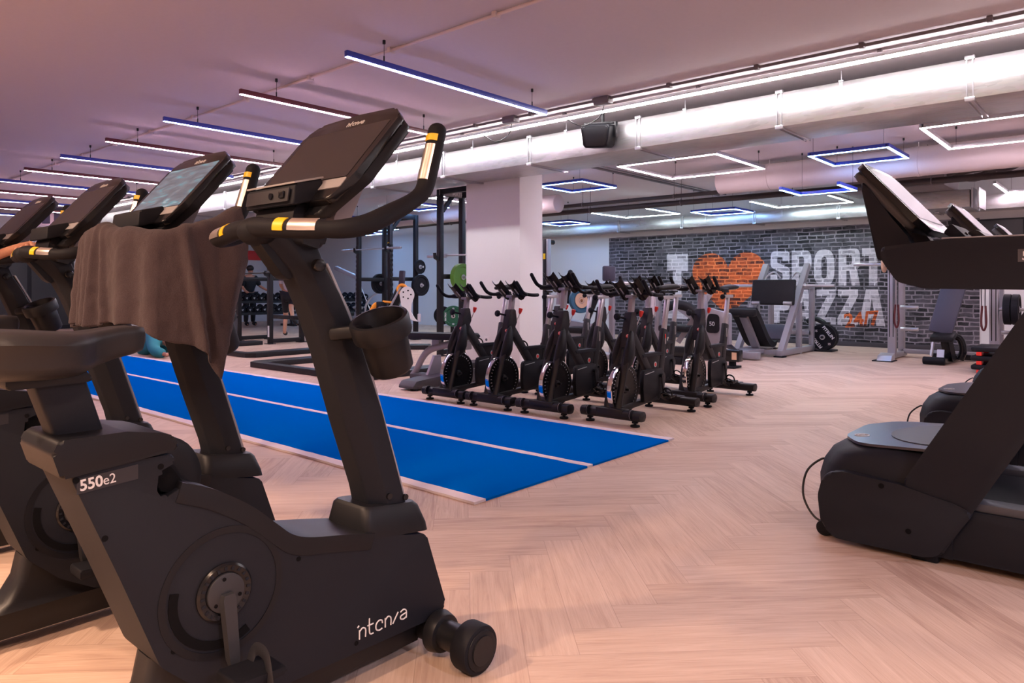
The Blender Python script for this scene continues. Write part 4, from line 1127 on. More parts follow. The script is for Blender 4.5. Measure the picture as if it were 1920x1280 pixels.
# ================================================================== SPINNING BIKES (front wheel towards the track)
def spin_bike():
    s = thing('spinning_bike', 'x', 'exercise bike', (0, 0, 0))
    # feet bars
    for y, hx, nm in ((0.0, 0.285, 'front_stabiliser'), (0.95, 0.275, 'rear_stabiliser')):
        g = G(); g.prism(fillet([(y - 0.05, 0.048), (y + 0.05, 0.048), (y + 0.05, 0.125), (y - 0.05, 0.125)], 0.03, 4), 'x', -hx, hx, 0.006)
        g.bb(-0.13, 0.13, y - 0.05, y + 0.05, 0.06, 0.13, 0.008)
        st = g.obj(nm, 'black_paint', s)
        for x in (-0.215, 0.215):
            g = G(); g.cyl((x, y, 0), (x, y, 0.016), 0.038, n=18, bev=0.004); g.cyl((x, y, 0.014), (x, y, 0.07), 0.012, n=10)
            g.cyl((x, y, 0.03), (x, y, 0.044), 0.026, n=6)
            g.obj('levelling_foot', 'rubber', st)
    for x in (-0.205, 0.205):
        g = G(); g.cyl((x - 0.012, -0.035, 0.098), (x + 0.012, -0.035, 0.098), 0.04, n=22, bev=0.005)
        wl = g.obj('transport_wheel', 'rubber', s)
        g = G(); g.torus((x, -0.035, 0.098), (1, 0, 0), 0.034, 0.0065, 22, 6); g.obj('wheel_rim', 'steel', wl)
    # fork: two blades either side of the flywheel
    for sx in (-1, 1):
        g = G(); g.tube(smooth_path([(sx * 0.052, 0.005, 0.12), (sx * 0.054, 0.055, 0.30), (sx * 0.05, 0.115, 0.48), (sx * 0.036, 0.18, 0.62), (sx * 0.02, 0.225, 0.72)], 5), 0.026, 10, flat=(0.75, 1.25), up=(1, 0, 0))
        g.obj('fork_blade', 'black_paint', s)
    # flywheel
    c = (0, 0.165, 0.262)
    g = G(); g.lathe([(0.004, -0.012), (0.16, -0.010), (0.19, -0.022), (0.203, -0.022), (0.203, 0.022), (0.19, 0.022), (0.16, 0.010), (0.004, 0.012)], c, (1, 0, 0), 56)
    fw = g.obj('flywheel', 'black_gloss', s, angle=30)
    g = G(); g.lathe([(0.203, -0.023), (0.2115, -0.02), (0.2135, 0), (0.2115, 0.02), (0.203, 0.023)], c, (1, 0, 0), 64, closed=True); g.obj('chrome_rim', 'chrome', fw)
    g = G()
    for k in range(36):
        q = 2 * PI * k / 36
        for sx in (-1, 1):
            g.box((sx * 0.0185, c[1] + 0.178 * math.cos(q), c[2] + 0.178 * math.sin(q)), (0.003, 0.020, 0.005), Matrix.Rotation(q, 3, 'X') @ Matrix.Rotation(sx * 0.38, 3, 'Z'))
    g.obj('rim_marking', 'ink_grey', fw)
    g = G(); g.cyl((-0.062, c[1], c[2]), (0.062, c[1], c[2]), 0.012, n=14); g.cyl((-0.03, c[1], c[2]), (0.03, c[1], c[2]), 0.03, n=20, bev=0.004); g.obj('hub', 'black_paint', fw)
    # head tube, front post
    g = G(); g.prism(fillet([(0.155, 0.60), (0.265, 0.60), (0.315, 0.745), (0.335, 0.78), (0.312, 0.90), (0.243, 0.90), (0.20, 0.74)], 0.012), 'x', -0.034, 0.034, 0.008)
    g.obj('head_tube', 'black_paint', s)
    g = G(); g.prism([(0.255, 0.88), (0.303, 0.88), (0.328, 1.05), (0.280, 1.05)], 'x', -0.022, 0.022, 0.006)
    fp = g.obj('handlebar_post', 'silver_paint', s)
    g = G()
    for k in range(6): g.cyl((-0.0225, 0.292 + 0.003 * k, 0.92 + 0.018 * k), (-0.0215, 0.292 + 0.003 * k, 0.92 + 0.018 * k), 0.004, n=8)
    g.obj('height_scale', 'groove', fp)
    # round red badge on the head
    g = G(); g.cyl((0.028, 0.193, 0.70), (0.034, 0.187, 0.705), 0.017, n=20)
    bd = g.obj('badge', 'red', s)
    g = G(); g.torus((0.034, 0.187, 0.705), (0.7, -0.7, 0.5), 0.011, 0.0025, 16, 6); g.obj('badge_ring', 'ink', bd)
    # fairings over the wheel
    for sx in (-1, 1):
        rows = []
        for y, z, w_, h in ((0.225, 0.745, 0.006, 0.006), (0.205, 0.72, 0.016, 0.03), (0.185, 0.66, 0.024, 0.05), (0.17, 0.59, 0.030, 0.068), (0.155, 0.525, 0.031, 0.075), (0.14, 0.475, 0.026, 0.066), (0.125, 0.44, 0.016, 0.045), (0.118, 0.425, 0.004, 0.02)):
            rows.append([(sx * (0.034 + w_ * 0.75) + w_ * 1.2 * math.cos(q), y + h * math.sin(q) * 0.9 + 0.01, z) for q in (2 * PI * k / 16 for k in range(16))])
        g = G().rings(rows); g.obj('wheel_fairing', 'shell_dark', s, angle=70)
    # knob in front, brake lever behind the head
    g = G(); g.cyl((-0.02, 0.23, 0.845), (-0.045, 0.155, 0.862), 0.009, n=10)
    g.lathe([(0.006, 0), (0.026, 0.004), (0.031, 0.014), (0.031, 0.026), (0.024, 0.036), (0.004, 0.039)], (-0.042, 0.165, 0.86), (-0.25, -0.95, 0.15), 14)
    g.obj('adjuster_knob', 'rubber', s)
    g = G(); g.cyl((0.03, 0.33, 0.79), (0.055, 0.352, 0.865), 0.005, n=8)
    lv = g.obj('brake_lever', 'steel', s)
    g = G(); g.lathe([(0.003, -0.004), (0.013, 0.012), (0.018, 0.035), (0.019, 0.052), (0.012, 0.056)], (0.053, 0.35, 0.855), (0.15, 0.15, 1), 14); g.obj('lever_grip', 'red', lv)
    # handlebar
    g = G()
    g.prism(fillet([(0.255, 1.04), (0.345, 1.04), (0.35, 1.065), (0.25, 1.065)], 0.008), 'x', -0.035, 0.035, 0.006)
    hb = g.obj('handlebar_mount', 'silver_paint', s)
    g = G()
    for sx in (-1, 1):
        g.tube(smooth_path([(sx * 0.02, 0.30, 1.082), (sx * 0.10, 0.295, 1.082), (sx * 0.165, 0.285, 1.078), (sx * 0.205, 0.30, 1.07), (sx * 0.215, 0.36, 1.065), (sx * 0.215, 0.42, 1.066)], 5), 0.0165, 12)
        g.tube(smooth_path([(sx * 0.175, 0.305, 1.072), (sx * 0.215, 0.25, 1.072), (sx * 0.225, 0.19, 1.095), (sx * 0.227, 0.145, 1.14), (sx * 0.225, 0.11, 1.18)], 5), 0.0165, 12)
        for e in ((sx * 0.215, 0.42, 1.066), (sx * 0.225, 0.11, 1.18)): g.ell(e, (0.0165, 0.0165, 0.0165), u=12, v=8)
    g.obj('handlebar', 'rubber', s)
    for sx in (-1, 1):
        g = G()
        pr_ = [(-0.055, 0.034), (-0.045, 0.02), (-0.03, 0.004), (0.0, -0.006), (0.03, 0.004), (0.045, 0.024), (0.058, 0.036)]
        g.rings([[(sx * 0.085 + x, y, 1.085 + z + (0.27 - y) * 0.85) for x, z in pr_] + [(sx * 0.085 + x, y, 1.076 + z + (0.27 - y) * 0.85) for x, z in pr_[::-1]] for y in (0.17, 0.20, 0.25, 0.30, 0.335)])
        ar = g.obj('arm_rest', 'black_gloss', s, angle=30)
        for dx in (-0.022, 0.022): G().box((sx * 0.085 + dx, 0.245, 1.098), (0.008, 0.075, 0.012), Matrix.Rotation(-0.70, 3, 'X')).obj('lit_slot_fill', 'panel_grey', ar)  # pale grey stands for brightness showing through the open slots
    # frame: down tube, bridge, seat tube, lower stays
    g = G()
    g.beam((0, 0.285, 0.72), (0, 0.665, 0.255), 0.045, 0.085, bev=0.012)
    g.obj('down_tube', 'black_paint', s)
    g = G(); g.prism(fillet([(0.47, 0.515), (0.735, 0.50), (0.755, 0.575), (0.70, 0.30), (0.66, 0.24), (0.50, 0.43)], 0.02), 'x', -0.02, 0.02, 0.006)
    g.obj('frame_web', 'black_paint', s)
    g = G(); g.prism(fillet([(0.45, 0.505), (0.775, 0.505), (0.775, 0.535), (0.43, 0.535)], 0.01), 'x', -0.028, 0.028, 0.008); g.obj('bridge', 'shell', s)
    g = G(); g.cyl((0.0205, 0.655, 0.43), (0.0225, 0.655, 0.43), 0.024, n=20); e_ = g.obj('frame_emblem', 'ink_grey', s)
    g = G(); g.cyl((0.0222, 0.655, 0.43), (0.0232, 0.655, 0.43), 0.015, n=18); g.obj('emblem_core', 'red', e_)
    g = G(); g.beam((0, 0.70, 0.12), (0, 0.845, 0.735), 0.05, 0.085, up=(0, 1, 0), bev=0.012); stb = g.obj('seat_tube', 'black_paint', s)
    g = G(); g.bb(0.024, 0.03, 0.812, 0.828, 0.60, 0.69, 0.002); tg = g.obj('tension_tag', 'panel_grey', stb); G().bb(0.0255, 0.0312, 0.812, 0.828, 0.652, 0.69, 0.002).obj('tag_mark', 'red', tg)
    g = G(); g.beam((0, 0.63, 0.235), (0, 0.915, 0.10), 0.05, 0.06, bev=0.01); g.beam((0, 0.03, 0.10), (0, 0.70, 0.14), 0.05, 0.05, bev=0.01); g.obj('lower_beam', 'black_paint', s)
    # chain case
    g = G(); g.prism(fillet([(0.395, 0.40), (0.70, 0.40), (0.77, 0.32), (0.74, 0.22), (0.62, 0.165), (0.40, 0.115), (0.385, 0.25)], 0.03), 'x', 0.026, 0.062, 0.008); cs = g.obj('chain_case', 'shell_dark', s)
    g = G(); g.beam((0.0635, 0.415, 0.365), (0.0635, 0.56, 0.38), 0.002, 0.006); g.obj('case_stripe', 'ink_grey', cs)
    # crank and pedals
    for sx, dz in ((1, -1), (-1, 1)):
        g = G(); g.beam((sx * 0.078, 0.67, 0.335), (sx * 0.085, 0.69, 0.335 + dz * 0.17), 0.014, 0.028, up=(0, 1, 0), bev=0.004); g.cyl((sx * 0.055, 0.67, 0.335), (sx * 0.09, 0.67, 0.335), 0.018, n=16)
        g.obj('crank_arm', 'black_paint', s)
        g = G(); g.bb(sx * 0.10, sx * 0.19, 0.645, 0.735, 0.335 + dz * 0.17 - 0.012, 0.335 + dz * 0.17 + 0.012, 0.006); g.cyl((sx * 0.08, 0.69, 0.335 + dz * 0.17), (sx * 0.19, 0.69, 0.335 + dz * 0.17), 0.008, n=10)
        pd = g.obj('pedal', 'black_gloss', s)
        g = G(); z = 0.335 + dz * 0.17
        g.tube(smooth_path([(sx * 0.105, 0.66, z), (sx * 0.11, 0.64, z + 0.05), (sx * 0.145, 0.625, z + 0.07), (sx * 0.18, 0.64, z + 0.05), (sx * 0.185, 0.66, z)], 5), 0.007, 8)
        g.tube(smooth_path([(sx * 0.11, 0.60, z + 0.02), (sx * 0.145, 0.585, z + 0.035), (sx * 0.18, 0.60, z + 0.02), (sx * 0.18, 0.65, z - 0.01), (sx * 0.11, 0.65, z - 0.01), (sx * 0.11, 0.60, z + 0.02)], 4), 0.007, 8)
        g.obj('toe_cage', 'black_gloss', pd)
    # seat post, slider, saddle
    g = G(); g.beam((0, 0.835, 0.70), (0, 0.905, 1.005), 0.036, 0.05, up=(0, 1, 0), bev=0.008); g.obj('seat_post', 'steel', s)
    g = G(); g.prism(fillet([(0.80, 1.0), (0.985, 1.0), (0.985, 1.032), (0.80, 1.032)], 0.006), 'x', -0.024, 0.024, 0.006); sl = g.obj('seat_slider', 'steel', s)
    g = G(); g.lathe([(0.004, 0), (0.024, 0.004), (0.027, 0.02), (0.02, 0.03), (0.003, 0.033)], (0, 0.80, 1.012), (0, -1, 0), 12); g.obj('slider_knob', 'rubber', sl)
    g = G(); g.cyl((0, 0.84, 1.03), (0, 0.84, 1.07), 0.015, n=10); g.bb(-0.02, 0.02, 0.80, 0.90, 1.055, 1.075, 0.005); g.obj('saddle_clamp', 'black_paint', s)
    rows = [(0.725, 0.012, 0.010, 1.098), (0.735, 0.022, 0.018, 1.10), (0.78, 0.028, 0.022, 1.10), (0.84, 0.036, 0.024, 1.102), (0.89, 0.062, 0.026, 1.106), (0.94, 0.088, 0.028, 1.110), (0.98, 0.093, 0.027, 1.112), (1.003, 0.082, 0.022, 1.112), (1.010, 0.05, 0.012, 1.112)]
    g = G().rings([[(w_ * math.cos(q), y, z + h * (math.sin(q) if math.sin(q) > 0 else math.sin(q) * 0.9)) for q in (2 * PI * k / 18 for k in range(18))] for y, w_, h, z in rows])
    sd = g.obj('saddle', 'pad', s, angle=60)
    g = G().rings([[(w_ * math.cos(q), y, z + h * math.sin(q)) for q in (2 * PI * k / 18 for k in range(18))] for y, w_, h, z in ((0.976, 0.094, 0.029, 1.110), (1.004, 0.085, 0.024, 1.111), (1.014, 0.05, 0.012, 1.111))])
    g.obj('saddle_back', 'panel_grey', sd, angle=60)
    return s
spb = spin_bike()
SPB = [
    (-3.22, 4.92, 0.0, 'spinning bike at the right end of the front row, nearest the camera'),
    (-3.865, 4.84, 0.5, 'second spinning bike from the right in the front row beside the track'),
    (-4.485, 4.83, -0.5, 'third spinning bike from the right in the front row, in front of the column'),
    (-5.075, 4.82, 0.5, 'spinning bike at the left end of the front row, overlapping the black rack'),
    (-3.22, 6.19, 0.0, 'spinning bike at the right end of the rear row, below the orange heart'),
    (-3.80, 6.19, 0.5, 'second spinning bike from the right in the rear row, half hidden'),
    (-4.38, 6.2, -0.5, 'third spinning bike from the right in the rear row, mostly hidden by the front row'),
    (-4.96, 6.2, 0.0, 'spinning bike at the left end of the rear row, close to the column edge'),
]
for k, (x, y, a, lab) in enumerate(SPB):
    if k == 0:
        spb.location = (x, y, 0); spb['label'] = lab; spb['group'] = 'spinning bikes in two rows'
    else: nb = dup(spb, (x, y, 0), lab, rz=R(a), group='spinning bikes in two rows')
    SPO = (spb if k == 0 else nb)
    SPO['lift'] = (-0.022, 0.04, -0.03, -0.055, 0.02, 0.03, -0.02, 0.035)[k]
for o in list(bpy.data.objects):                       # handlebars set to different heights
    if 'lift' in o.keys():
        for c in o.children:
            if c.name.split('.')[0] in ('handlebar_mount', 'handlebar', 'handlebar_post', 'arm_rest'): c.location.z = o['lift']
        del o['lift']
# ================================================================== FREE WEIGHTS AND MACHINES AT THE BACK
def plate_mesh(g, c, ax, r, th, hub=0.055):
    g.lathe([(0.026, -th / 2), (hub, -th / 2), (hub + 0.01, -th * 0.36), (r * 0.72, -th * 0.30), (r * 0.78, -th / 2), (r - 0.006, -th / 2), (r, -th / 2 + 0.006), (r, th / 2 - 0.006), (r - 0.006, th / 2), (r * 0.78, th / 2), (r * 0.72, th * 0.30), (hub + 0.01, th * 0.36), (hub, th / 2), (0.026, th / 2)], c, ax, 44, closed=True)
    return g
def plate(label, c, ax, r, th, m, group=None, ring=None):
    p = thing('weight_plate', label, 'weight plate', c, group=group)
    plate_mesh(G(), (0, 0, 0), ax, r, th).obj('rubber_disc', m, p)
    g = G(); g.lathe([(0.025, -th / 2 - 0.002), (0.045, -th / 2 - 0.002), (0.045, th / 2 + 0.002), (0.025, th / 2 + 0.002)], (0, 0, 0), ax, 28, closed=True); g.obj('steel_hub', 'steel' if ring is None else ring, p)
    return p

def half_rack(name, label, x0, x1, y0, y1, h, notches=True, sign=None):
    k = thing(name, label, 'power rack', ((x0 + x1) / 2, y0, 0))
    O = k.location.copy()
    for x in (x0, x1):
        for y in (y0, y1):
            g = G(O); g.bb(x - 0.045, x + 0.045, y - 0.04, y + 0.04, 0, h, 0.006)
            g.bb(x - 0.09, x + 0.09, y - 0.08, y + 0.08, 0, 0.012)
            up = g.obj('upright', 'black_paint', k)
            if notches and y == y0:
                g = G(O)
                for i in range(15):
                    z = 0.55 + 0.1 * i
                    s_ = 1 if x == x1 else -1
                    g.bb(x + s_ * 0.045, x + s_ * 0.075, y - 0.025, y + 0.025, z, z + 0.055, 0.003)
                g.obj('toothed_rail', 'black_paint', up)
                if x == x1:
                    g = G(O); zz = 1.94
                    o = fillet([(x - 0.03, zz), (x + 0.03, zz), (x + 0.03, zz + 0.11), (x - 0.03, zz + 0.11)], 0.02, 4)
                    i_ = [(x + (u - x) * 0.62, zz + 0.055 + (v - zz - 0.055) * 0.76) for u, v in o]
                    n = len(o)
                    A = [g.bm.verts.new((u, y0 - 0.0415, v)) for u, v in o]; B = [g.bm.verts.new((u, y0 - 0.0415, v)) for u, v in i_]
                    for q in range(n): g.bm.faces.new((A[q], A[(q + 1) % n], B[(q + 1) % n], B[q]))
                    g.obj('yellow_mark', 'yellow', up)
    for q_ in ((y1 - 0.035, y1 + 0.035, h - 0.09, h), (y0 - 0.03, y0 + 0.03, h - 0.08, h), (y1 - 0.03, y1 + 0.03, 0.45, 0.53)): G(O).bb(x0, x1, *q_, 0.004).obj('cross_beam', 'black_paint', k)
    for x in (x0, x1):
        sb = G(O).bb(x - 0.035, x + 0.035, y0, y1 + (0.5 if sign else 0), h - 0.1, h, 0.004).obj('side_beam', 'black_paint', k)
        G(O).bb(x - 0.035, x + 0.035, y0, y1, 0.02, 0.1, 0.004).obj('base_rail', 'black_paint', k)
        G(O).bb(x - 0.035, x + 0.035, y0, y1, 1.25, 1.33, 0.004).obj('spotter_rail', 'black_paint', k)
        if sign and x == x0:
            pl = G(O).bb(x + 0.036, x + 0.039, y0 - 0.05, y1 + 0.5, h - 0.1, h + 0.005).obj('sign_plate', 'panel_grey', k)  # light grey puts the light on the black beam into the plate's colour
            text('lettering', sign, 0.085, Vector((x + 0.041, y0 + 0.24, h - 0.08)) - Vector(O), (0, 1, 0), (0, 0, 1), 'ink', pl, 0.0005, 0.003, 1.1)
    g = G(O)
    for x in (x0, x1): g.beam((x, y0 + 0.05, h - 0.35), (x, y0 + 0.28, h - 0.08), 0.05, 0.06)
    g.obj('corner_brace', 'black_paint', k)
    return k
rackA = half_rack('power_rack', 'tall black power rack with a lettered top beam, tucked against the square column', -8.54, -7.62, 8.0, 8.5, 2.70, False, 'MATRIX')
rackB = half_rack('power_rack', 'tall black power rack with toothed uprights and a yellow mark, farther back', -12.7, -11.65, 9.5, 10.2, 2.66, True)
rackC = half_rack('power_rack', 'black power rack holding a barbell, seen between towel and bike mast', -14.1, -12.87, 7.5, 8.2, 2.5, False)
G(rackC.location).bb(-12.87 - 0.03, -12.87 + 0.03, 7.458, 7.4605, 0.14, 0.36).obj('white_label', 'ink', rackC)
# slim upright seen right of the column
up = thing('cable_column', 'slim black and silver upright with a yellow mark showing right of the column', 'cable machine', (-7.99, 10.1, 0))
G().bb(-0.06, 0.02, -0.05, 0.05, 0, 1.98, 0.006).obj('upright', 'black_paint', up)
G().bb(0.022, 0.05, -0.05, 0.05, 0, 1.98, 0.004).obj('guide_rail', 'silver_paint', up)
G().bb(-0.35, 0.35, -0.06, 0.5, 0, 0.06, 0.01).obj('base', 'black_paint', up)
G().bb(-0.05, 0.0, -0.056, -0.05, 1.62, 1.72, 0.001).obj('yellow_mark', 'yellow', up)
g = G(); g.cyl((-0.02, 0.0, 1.93), (-0.02, 0.2, 1.93), 0.045, n=20); g.obj('pulley', 'black_gloss', up)
# barbells
def barbell(label, c, L, m='steel', axis=(1, 0, 0)):
    b = thing('barbell', label, 'barbell', c)
    a = Vector(axis)
    g = G(); g.cyl(-a * L / 2, a * L / 2, 0.014, n=14); g.obj('bar', m, b)
    for s_ in (1, -1):
        g = G(); g.cyl(a * s_ * (L / 2 - 0.42), a * s_ * L / 2, 0.025, n=18, bev=0.003); g.cyl(a * s_ * (L / 2 - 0.45), a * s_ * (L / 2 - 0.42), 0.038, n=18)
        g.obj('sleeve', m, b)
    return b
barbell('dark barbell racked across the uprights, left of the nearest bike mast', (-13.5, 7.40, 1.40), 2.1, 'black_paint')
barbell('bluish steel barbell racked on the lettered rack beside the column', (-8.08, 8.13, 1.63), 1.8, 'steel')
barbell('steel barbell high on the farther rack with toothed uprights', (-12.2, 9.42, 1.92), 2.0, 'steel')
for r_, xs in ((rackC, (-14.1, -12.87)), (rackA, (-8.54, -7.62)), (rackB, (-12.7, -11.65))):
    z = {0: 1.40}.get(0) if r_ is rackC else (1.63 if r_ is rackA else 1.92)
    yf = r_.location.y
    for x in xs:
        g = G(r_.location); g.prism(fillet([(yf - 0.12, z - 0.05), (yf - 0.02, z - 0.10), (yf - 0.02, z + 0.10), (yf - 0.045, z + 0.10), (yf - 0.05, z - 0.018), (yf - 0.105, z - 0.018), (yf - 0.115, z + 0.04), (yf - 0.13, z + 0.04)], 0.006), 'x', x - 0.03, x + 0.03)
        g.obj('bar_hook', 'black_paint', r_)
plate('big green rubber plate stored on the side of the lettered rack by the column', (-8.41, 8.36, 1.28), (1, 0, 0), 0.225, 0.09, 'green')
plate('big black plate stored on the right side of the toothed rack', (-11.50, 10.2, 1.16), (1, 0, 0), 0.225, 0.08, 'rubber')
plate('big black plate stored on the left side of the toothed rack', (-12.86, 10.2, 1.2), (1, 0, 0), 0.225, 0.08, 'rubber')
plate('small black plate hanging above the big one on the toothed rack', (-11.52, 10.2, 1.55), (1, 0, 0), 0.15, 0.05, 'rubber')
for r_, x, z in ((rackA, -8.54, 1.28), (rackB, -11.65, 1.16), (rackB, -12.7, 1.2), (rackB, -11.65, 1.55)):
    s_ = -1 if x == -12.7 else 1
    y = 8.36 if r_ is rackA else 10.2
    g = G(r_.location); g.cyl((x, y, z), (x + s_ * 0.24, y, z), 0.022, n=14); g.obj('plate_peg', 'steel', r_)
# lifting platform frames on the floor
def floor_frame(label, x0, x1, y0, y1, wd=0.30, z=0.075):
    f = thing('lifting_platform', label, 'platform', ((x0 + x1) / 2, (y0 + y1) / 2, 0))
    O = f.location
    for nm, pts in (('side_ramp', [(x0, y0 + 0.12), (x0 + 0.12, y0), (x0 + wd, y0 + wd * 0.45), (x0 + wd, y1), (x0, y1)]), ('side_ramp', [(x1 - 0.12, y0), (x1, y0 + 0.12), (x1, y1), (x1 - wd, y1), (x1 - wd, y0 + wd * 0.45)]),
                    ('front_ramp', [(x0 + 0.12, y0), (x1 - 0.12, y0), (x1 - wd, y0 + wd * 0.45), (x0 + wd, y0 + wd * 0.45)])):
        G(O).prism(pts, 'z', 0.0, z, 0.006).obj(nm, 'black_paint', f)
    return f
floor_frame('black lifting platform frame on the floor in front of the lettered rack', -9.45, -6.88, 5.13, 7.75)
floor_frame('black lifting platform frame on the floor farther left, behind the towel', -13.1, -10.5, 5.75, 7.3)
# grey bin on castors
bn = thing('storage_bin', 'dark grey storage box on castors between towel and bike mast', 'storage box', (-13.75, 6.9, 0))
g = G(); g.prism(fillet([(-0.30, 0.14), (0.30, 0.14), (0.32, 0.52), (-0.32, 0.52)], 0.02), 'y', -0.22, 0.22, 0.015); g.obj('box', 'grey_plastic', bn)
G().bb(-0.33, 0.33, -0.23, 0.23, 0.515, 0.545, 0.008).obj('lid', 'shell', bn)
for x, y in ((-0.22, -0.15), (0.22, -0.15), (-0.22, 0.15), (0.22, 0.15)):
    g = G(); g.cyl((x - 0.02, y, 0.06), (x + 0.02, y, 0.06), 0.06, n=18, bev=0.006); g.bb(x - 0.028, x + 0.028, y - 0.015, y + 0.015, 0.05, 0.145); g.obj('castor', 'rubber', bn)
# bench right of the cup holder
wb = thing('weight_bench', 'dark padded bench on a curved silver frame, left of the spinning bikes', 'weight bench', (-6.15, 5.65, 0))
g = G(); g.prism(fillet([(-0.55, 0.5), (0.62, 0.53), (0.62, 0.60), (-0.55, 0.57)], 0.03), 'y', -0.14, 0.14, 0.02); g.obj('seat_pad', 'pad', wb)
g = G(); g.tube(smooth_path([(0.5, 0, 0.48), (0.25, 0, 0.46), (-0.1, 0, 0.36), (-0.3, 0, 0.12), (-0.36, 0, 0.06)], 6), 0.03, 10, flat=(1, 1.4)); g.bb(0.45, 0.58, -0.05, 0.05, 0.42, 0.52, 0.01); g.bb(0.0, 0.12, -0.02, 0.02, 0.40, 0.53)
g.obj('curved_frame', 'silver_paint', wb)
g = G(); g.prism(fillet([(-0.62, 0.02), (0.55, 0.02), (0.60, 0.13), (0.3, 0.17), (-0.55, 0.10)], 0.02), 'x', 0.10, 0.34, 0.012)
g.bb(-0.30, 0.34, -0.1, 0.1, 0.02, 0.10, 0.01); g.obj('base_foot', 'grey_plastic', wb)
g = G(); g.prism([(-0.25, 0.08), (-0.02, 0.08), (-0.02, 0.34), (-0.12, 0.34)], 'x', 0.12, 0.16, 0.006); g.obj('side_plate', 'silver_paint', wb)
for y in (-0.55, 0.45):
    g = G(); g.cyl((0.30, y, 0.0), (0.30, y, 0.03), 0.04, n=16); g.obj('rubber_foot', 'rubber', wb)
# orange and white lever machine
om = thing('lever_machine', 'lever machine with orange discs and a white crescent arm behind the cup holder', 'exercise machine', (-10.1, 8.45, 0))
ex, ey = Vector((0.753, 0.658, 0)), Vector((-0.658, 0.753, 0))
def Q(u, z, d=0): return ex * u + ey * d + Vector((0, 0, z))
g = G(); g.beam(Q(-0.35, 0.28), Q(0.06, 1.12), 0.17, 0.18, bev=0.04); g.obj('main_arm', 'shell_dark', om)
g = G(); g.tube([Q(-0.33, 0.78, -0.1), Q(-0.2, 0.6, -0.1), Q(-0.05, 0.2, -0.1), Q(0.0, 0.05, -0.1)], 0.05, 10); g.tube([Q(-0.22, 0.62, -0.14), Q(0.05, 1.12, -0.14)], 0.02, 8); g.obj('silver_stay', 'silver_paint', om)
cr = [(0.16 + 0.13 * math.cos(q), 0.98 + 0.15 * math.sin(q)) for q in (R(-20) + R(200) * k / 14 for k in range(15))]
cr += [(0.06, 0.80), (0.14, 0.62), (0.26, 0.52), (0.36, 0.50), (0.30, 0.56), (0.23, 0.68), (0.24, 0.82)]
g = G()
A = [Q(u, z, -0.16) for u, z in cr]; g.flat(A, 0.05, ey); g.obj('crescent_arm', 'white', om, angle=20)
g = G()
for q in range(5): g.cyl(Q(0.16 + 0.075 * math.cos(q * 1.257), 0.985 + 0.075 * math.sin(q * 1.257), -0.17), Q(0.16 + 0.075 * math.cos(q * 1.257), 0.985 + 0.075 * math.sin(q * 1.257), -0.155), 0.014, n=12)
g.obj('pivot_bolt', 'groove', om)
g = G(); g.torus(Q(0.07, 1.08, -0.12), ey, 0.075, 0.03, 30, 10); d1 = g.obj('orange_ring', 'orange', om)
g = G(); g.ell(Q(-0.46, 0.64, -0.05), (0.05, 0.10, 0.22), Matrix.Rotation(R(20), 3, 'Y')); g.obj('orange_disc', 'orange', om)
g = G(); g.tube([Q(-0.28, 0.86, -0.1), Q(-0.1, 0.84, -0.1)], 0.022, 10); g.obj('orange_grip', 'orange', om)
g = G(); g.beam(Q(-0.32, 0.3, -0.08), Q(-0.32, 0.86, -0.08), 0.16, 0.14, bev=0.03); g.obj('tower', 'shell', om)
g = G(); g.box(Q(-0.30, 0.72, -0.165), (0.09, 0.01, 0.12), Matrix.Rotation(R(41.15), 3, 'Z')); g.obj('display', 'navy_pad', om)
g = G(); g.beam(Q(0.03, 1.08, 0.05), Q(0.05, 1.42, 0.05), 0.13, 0.06, bev=0.02); g.obj('head_pad', 'navy_pad', om)
g = G(); g.ell(Q(-0.42, 0.32), (0.24, 0.2, 0.16)); g.obj('seat_pad', 'navy_pad', om)
g = G(); g.cyl(Q(0.38, 0.5, -0.14), Q(0.38, 0.64, -0.14), 0.03, n=12, bev=0.01); g.obj('hand_grip', 'towel_white', om)
g = G(); g.beam(Q(-0.75, 0.04), Q(0.55, 0.04), 0.4, 0.08, bev=0.01); g.obj('base', 'black_paint', om)
# green plates on a low stand
ps = thing('plate_stand', 'low black plate stand behind the white crescent arm', 'plate stand', (-11.25, 10.9, 0))
g = G(); g.bb(-0.5, 0.5, -0.12, 0.12, 0.0, 0.06, 0.01); g.bb(-0.03, 0.03, -0.03, 0.03, 0.06, 0.56, 0.006); g.cyl((-0.3, 0, 0.5), (0.32, 0, 0.5), 0.022, n=14)
g.obj('frame', 'black_paint', ps)
pg = plate('dark green plate with pale lettering on the low stand', (-11.06, 10.75, 0.50), (0.55, -0.83, 0), 0.225, 0.07, 'dark_green')
nrm = Vector((0.55, -0.83, 0)).normalized(); rt = Vector((0.83, 0.55, 0))
for a_ in (90, 270, 0, 180):
    q = R(a_); rad = rt * math.cos(q) + Vector((0, 0, 1)) * math.sin(q)
    text('lettering', '10' if a_ in (90, 270) else 'MATRIX', 0.05, nrm * 0.037 + rad * 0.165 - Vector((0, 0, 0.018)) if a_ in (90, 270) else nrm * 0.037 + rad * 0.15 - Vector((0, 0, 0.1)), rt if a_ in (90, 270) else Vector((0, 0, 1)), Vector((0, 0, 1)) if a_ in (90, 270) else -rt, 'ink', pg, 0.0006, 0.002, 1, 'CENTER' if a_ in (90, 270) else 'LEFT')
plate('black plate beside the dark green plate on the low stand', (-11.55, 10.9, 0.50), (0.55, -0.83, 0), 0.2, 0.07, 'rubber')
